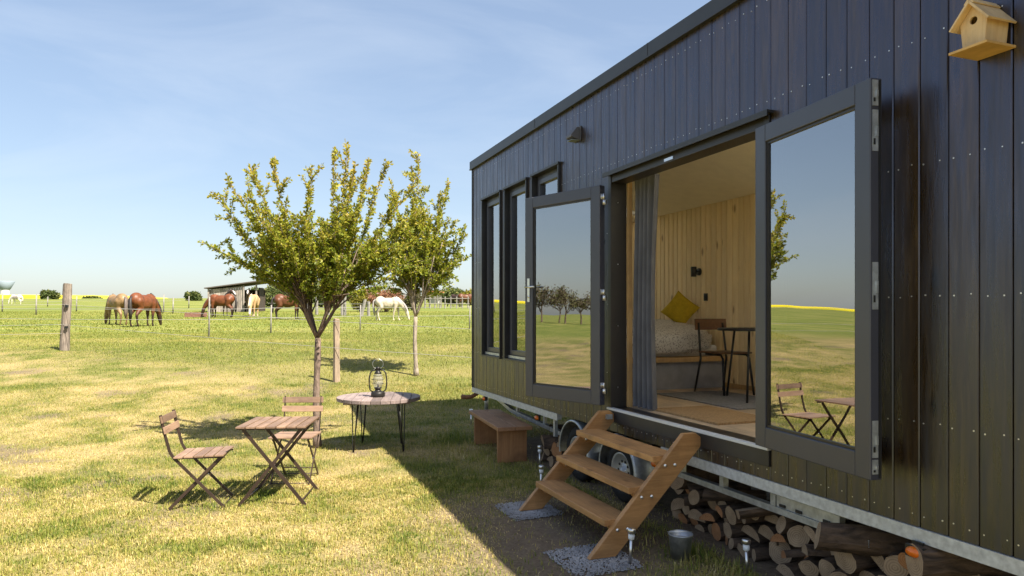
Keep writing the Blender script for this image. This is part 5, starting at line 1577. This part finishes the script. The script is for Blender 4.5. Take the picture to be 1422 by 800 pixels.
MB().box((W2*0.46+0.06, -D2-0.1, 0.85), (W2*0.95, -D2-0.05, 0.95)).box((W2*0.46+0.06, -D2-0.1, 0.45), (W2*0.95, -D2-0.05, 0.53)).build('rail', 'shed_board', sh)
x, y = at(602, 80), 80.0
s2h = thing('field_shelter', 'small distant shelter on posts with an orange roof', 'shelter', (x, y, g0(x, y)), R(-6))
MB().prism([(-0.95, 1.55), (-0.3, 1.85), (1.0, 1.78), (1.0, 1.70), (-0.3, 1.76), (-0.95, 1.46)], 'y', -1.2, 1.2).build('roof', 'orange_roof', s2h)
for q_ in ((-0.7, -1.0), (0.7, -1.0), (-0.7, 1.0), (0.7, 1.0)):
    MB().box((q_[0]-0.05, q_[1]-0.05, 0), (q_[0]+0.05, q_[1]+0.05, 1.72)).build('post', 'stake', s2h)
MB().box((-0.6, 1.0, 0.5), (0.6, 1.05, 1.5)).build('back_panel', 'concrete_white', s2h)
x, y = at(272, 47), 47.0
tr_ = thing('feed_trough', 'low reddish brown feed trough in front of the bay horse', 'trough', (x, y, g0(x, y)-0.03), R(4))
MB().box((-0.62, -0.3, 0), (0.62, -0.26, 0.34)).box((-0.62, 0.26, 0), (0.62, 0.3, 0.34)).box((-0.62, -0.26, 0), (-0.58, 0.26, 0.34)).box((0.58, -0.26, 0), (0.62, 0.26, 0.34)).build('side', 'trough', tr_)
MB().box((-0.58, -0.26, 0.0), (0.58, 0.26, 0.05)).build('base', 'shed_inside', tr_)
x, y = at(7, 900), 900.0
wt = thing('water_tower', 'distant white water tower with flared blue grey tank', 'water tower', (x, y, g0(x, y)))
zb = EYE + 22/980*900; zt_ = EYE + 46/980*900; g_ = g0(x, y)
MB().lathe([(5.2, 0), (5.0, (zb+zt_)/2 - g_ + 0.5)], (0,0,0), 24).build('shaft', 'concrete_white', wt)
MB().lathe([(5.0, (zb+zt_)/2 - g_ + 0.5), (6.0, (zb+zt_)/2 - g_ + 1.5), (10.8, zt_ - g_), (10.4, zt_ - g_ + 0.4), (0.1, zt_ - g_ + 0.8)], (0,0,0), 24).build('tank', 'concrete_grey', wt)

# ================================================================== horses
def coat(name, body, points, legz=0.62, belly=None):
    m, nt, b = mat(name)
    tc = N(nt, 'ShaderNodeTexCoord'); sp = N(nt, 'ShaderNodeSeparateXYZ'); L(nt, tc.outputs['Object'], sp.inputs[0])
    nz = noise(nt, tc.outputs['Object'], 6, 3)
    ad = N(nt, 'ShaderNodeMath', operation='MULTIPLY_ADD'); ad.inputs[1].default_value = 0.25; L(nt, nz, ad.inputs[0]); L(nt, sp.outputs['Z'], ad.inputs[2])
    mr = N(nt, 'ShaderNodeMapRange'); mr.inputs['From Min'].default_value = legz; mr.inputs['From Max'].default_value = legz + 0.28
    L(nt, ad.outputs[0], mr.inputs['Value'])
    bodyc = ramp(nt, nz, [(0.3, tuple(c*0.72 for c in body)), (0.7, tuple(c*1.2 for c in body))])
    c = mixc(nt, mr.outputs['Result'], points, bodyc)
    L(nt, c, b.inputs['Base Color']); b.inputs['Roughness'].default_value = 0.48; b.inputs['Specular IOR Level'].default_value = 0.35
    MATS[name] = m
coat('coat_dun', (0.240, 0.150, 0.072), (0.16, 0.10, 0.055), 0.45)
coat('coat_bay', (0.144, 0.045, 0.016), (0.035, 0.020, 0.015), 0.62)
coat('coat_bay_dark', (0.112, 0.041, 0.017), (0.025, 0.016, 0.013), 0.62)
coat('coat_dark', (0.045, 0.025, 0.018), (0.018, 0.012, 0.010))
coat('coat_palomino', (0.413, 0.262, 0.128), (0.36, 0.27, 0.19), 0.25)
coat('coat_cream', (0.50, 0.43, 0.33), (0.50, 0.42, 0.33), 0.12)
coat('coat_white', (0.72, 0.68, 0.60), (0.5, 0.45, 0.38), 0.1)
simple('hair_black', (0.030, 0.024, 0.022), 0.6)
simple('hair_grey', (0.30, 0.27, 0.26), 0.6)
simple('hair_pale', (0.62, 0.52, 0.40), 0.6)
simple('hair_mix', (0.13, 0.10, 0.085), 0.6)
simple('blaze', (0.85, 0.83, 0.80), 0.6)
simple('rug_check', (0.25, 0.22, 0.20), 0.9, var=0.5, scale=14)

def chain(m, pts):
    for (p, r0), (q_, r1) in zip(pts[:-1], pts[1:]):
        p = Vector(p); q_ = Vector(q_); n_ = max(2, int((q_-p).length/0.05))
        for k in range(n_+1):
            u = k/n_; c = p*(1-u) + q_*u; rr = r0*(1-u) + r1*u
            m.ball(c, rr, 9, 6)
def horse_mesh(name, head, step):
    m = MB()
    m.ball((0.02, 0, 1.10), (0.60, 0.285, 0.33), 16, 10)
    m.ball((0.46, 0, 1.13), (0.31, 0.25, 0.36), 14, 10); m.ball((-0.48, 0, 1.19), (0.36, 0.285, 0.33), 14, 10)
    m.ball((-0.02, 0, 1.02), (0.52, 0.28, 0.30), 14, 10); m.ball((0.40, 0, 1.36), (0.22, 0.10, 0.12), 10, 8)
    for s in (-1, 1):
        f = step*s
        chain(m, [((0.50, s*0.13, 1.05), 0.15), ((0.52 + f*0.10, s*0.14, 0.80), 0.105), ((0.50 + f*0.22, s*0.14, 0.47), 0.062), ((0.49 + f*0.24, s*0.14, 0.15), 0.042), ((0.53 + f*0.27, s*0.14, 0.055), 0.058)])
        chain(m, [((-0.52, s*0.14, 1.12), 0.22), ((-0.42 - f*0.08, s*0.15, 0.84), 0.15), ((-0.70 - f*0.16, s*0.145, 0.53), 0.070), ((-0.66 - f*0.22, s*0.145, 0.16), 0.045), ((-0.61 - f*0.22, s*0.145, 0.055), 0.060)])
    if head == 'graze':
        chain(m, [((0.55, 0, 1.25), 0.23), ((0.88, 0, 0.98), 0.165), ((1.12, 0, 0.66), 0.125)])
        chain(m, [((1.14, 0, 0.64), 0.115), ((1.20, 0, 0.45), 0.115), ((1.27, 0, 0.22), 0.078), ((1.30, 0, 0.10), 0.068)])
        ears = (1.12, 0.74, (0.02, 0.14))
    else:
        chain(m, [((0.55, 0, 1.27), 0.23), ((0.80, 0, 1.55), 0.160), ((0.98, 0, 1.80), 0.115)])
        chain(m, [((1.00, 0, 1.82), 0.11), ((1.14, 0, 1.74), 0.115), ((1.32, 0, 1.56), 0.078), ((1.40, 0, 1.48), 0.068)])
        ears = (0.98, 1.90, (0.02, 0.14))
    for s in (-1, 1): chain(m, [((ears[0], s*0.07, ears[1]), 0.04), ((ears[0]+ears[2][0], s*0.085, ears[1]+ears[2][1]), 0.012)])
    me = m.mesh(name, 'coat_bay')
    o = bpy.data.objects.new('tmp', me); COL.objects.link(o)
    rm = o.modifiers.new('r', 'REMESH'); rm.mode = 'VOXEL'; rm.voxel_size = 0.032; rm.use_smooth_shade = True
    smd = o.modifiers.new('s', 'SMOOTH'); smd.factor = 0.5; smd.iterations = 4
    dg = bpy.context.evaluated_depsgraph_get()
    out = bpy.data.meshes.new_from_object(o.evaluated_get(dg))
    out.name = name
    bpy.data.objects.remove(o); bpy.data.meshes.remove(me)
    out.polygons.foreach_set('use_smooth', np.ones(len(out.polygons), bool))
    return out
HM = {('graze', 1): horse_mesh('horse_body', 'graze', 0.55), ('graze', 0): horse_mesh('horse_body', 'graze', 0.12), ('up', 0): horse_mesh('horse_body', 'up', 0.15)}
def horse(label, x, y, heading, pose, step, ct, hair, height=1.5, blaze=False, tail_hair=None, zoff=0.0):
    t = thing('horse', label, 'horse', (x, y, g0(x, y) - 0.01 + zoff), heading, 'horses in the paddock')
    s_ = height/1.48; t.scale = (s_, s_, s_)
    me = HM[(pose, step)].copy(); me.materials.clear(); me.materials.append(MATS[ct])
    put('body', me, t)
    tl = MB()
    for k in range(7):
        q = random.Random(k + int(abs(x)*10)); dy = q.uniform(-0.06, 0.06); dx = q.uniform(-0.05, 0.05)
        tl.tube([(-0.80, 0, 1.32), (-0.90, dy*0.4, 1.22), (-0.94 + dx*0.5, dy, 0.95), (-0.90 + dx, dy*1.3, 0.62), (-0.88 + dx, dy*1.1, q.uniform(0.28, 0.42))], [0.035, 0.05, 0.06, 0.05, 0.008], 6)
    tl.build('tail', tail_hair or hair, t)
    mn = MB()
    for k in range(12):
        u = k/11; q = random.Random(k)
        if pose == 'graze': c = Vector((0.52, 0, 1.50))*(1-u) + Vector((1.18, 0, 0.80))*u; c.x += 0.08*math.sin(math.pi*u); c.z += 0.02*math.sin(math.pi*u)
        else: c = Vector((0.45, 0, 1.50))*(1-u) + Vector((0.93, 0, 1.92))*u; c.x -= 0.03*math.sin(math.pi*u)
        sd = -1
        mn.tube([c, c + Vector((0.02, sd*0.10, -0.06)), c + Vector((0.02, sd*0.16, -0.22 + q.uniform(-.05, .03)))], [0.04, 0.035, 0.008], 5)
    mn.build('mane', hair, t)
    if blaze:
        b_ = MB()
        if pose == 'up': b_.beam((1.16, 0, 1.845), (1.39, 0, 1.585), 0.09, 0.03, (0.6, 0, 0.8))
        else: b_.beam((1.30, 0, 0.52), (1.36, 0, 0.20), 0.09, 0.03, (1, 0, 0.2))
        b_.build('blaze', 'blaze', t, bevel=0.01)
    return t
def hp(px, Y): return at(px, Y), Y
horse('grazing dun horse with pale rump and dark tail seen from behind', *hp(163, 34), R(142), 'graze', 0, 'coat_dun', 'hair_mix', 1.48)
horse('bay horse with long black tail grazing beside the dun horse', *hp(199, 32), R(84), 'graze', 0, 'coat_bay', 'hair_black', 1.50)
horse('bay horse with its head lowered to the trough before the shelter', *hp(308, 46), R(178), 'graze', 0, 'coat_bay', 'hair_black', 1.52)
horse('dark horse with white blaze and raised head behind the bay at the shelter', *hp(305, 49), R(-18), 'up', 0, 'coat_dark', 'hair_black', 1.42, True)
horse('palomino horse facing outward beside the shelter opening', *hp(352, 48), R(-80), 'graze', 0, 'coat_palomino', 'hair_pale', 1.50, True)
horse('dark horse with white face standing in the shade of the shelter', *hp(346, 60), R(-75), 'up', 0, 'coat_dark', 'hair_black', 1.46, True)
horse('dark bay horse in profile with its head hidden by the tree trunk', *hp(400, 42), R(2), 'graze', 0, 'coat_bay_dark', 'hair_black', 1.50)
horse('cream white horse walking and grazing before the reddish bush', *hp(539, 40), R(-4), 'graze', 1, 'coat_cream', 'hair_grey', 1.36, tail_hair='hair_grey')
horse('small dark horse grazing far off near the rail fence', *hp(634, 84), R(150), 'graze', 0, 'coat_dark', 'hair_black', 1.5)
horse('small brown horse standing far off near the rail fence', *hp(646, 82), R(10), 'graze', 0, 'coat_bay_dark', 'hair_black', 1.55)
fh = horse('distant white horse in a dark rug grazing below the water tower', *hp(23, 100), R(176), 'graze', 1, 'coat_white', 'hair_pale', 1.4)
rgm = MB(); 
vs = []; fs = []
for i_ in range(9):
    xx = -0.70 + 1.15*i_/8
    for k in range(9):
        a = R(-40) + R(260)*k/8; vs.append((xx, 0.325*math.cos(a), 1.10 + 0.34*math.sin(a)*0.92))
for i_ in range(8):
    for k in range(8): fs.append((i_*9+k, i_*9+k+1, (i_+1)*9+k+1, (i_+1)*9+k))
rgm.add(vs, fs, 0, True).build('horse_rug', 'rug_check', fh)
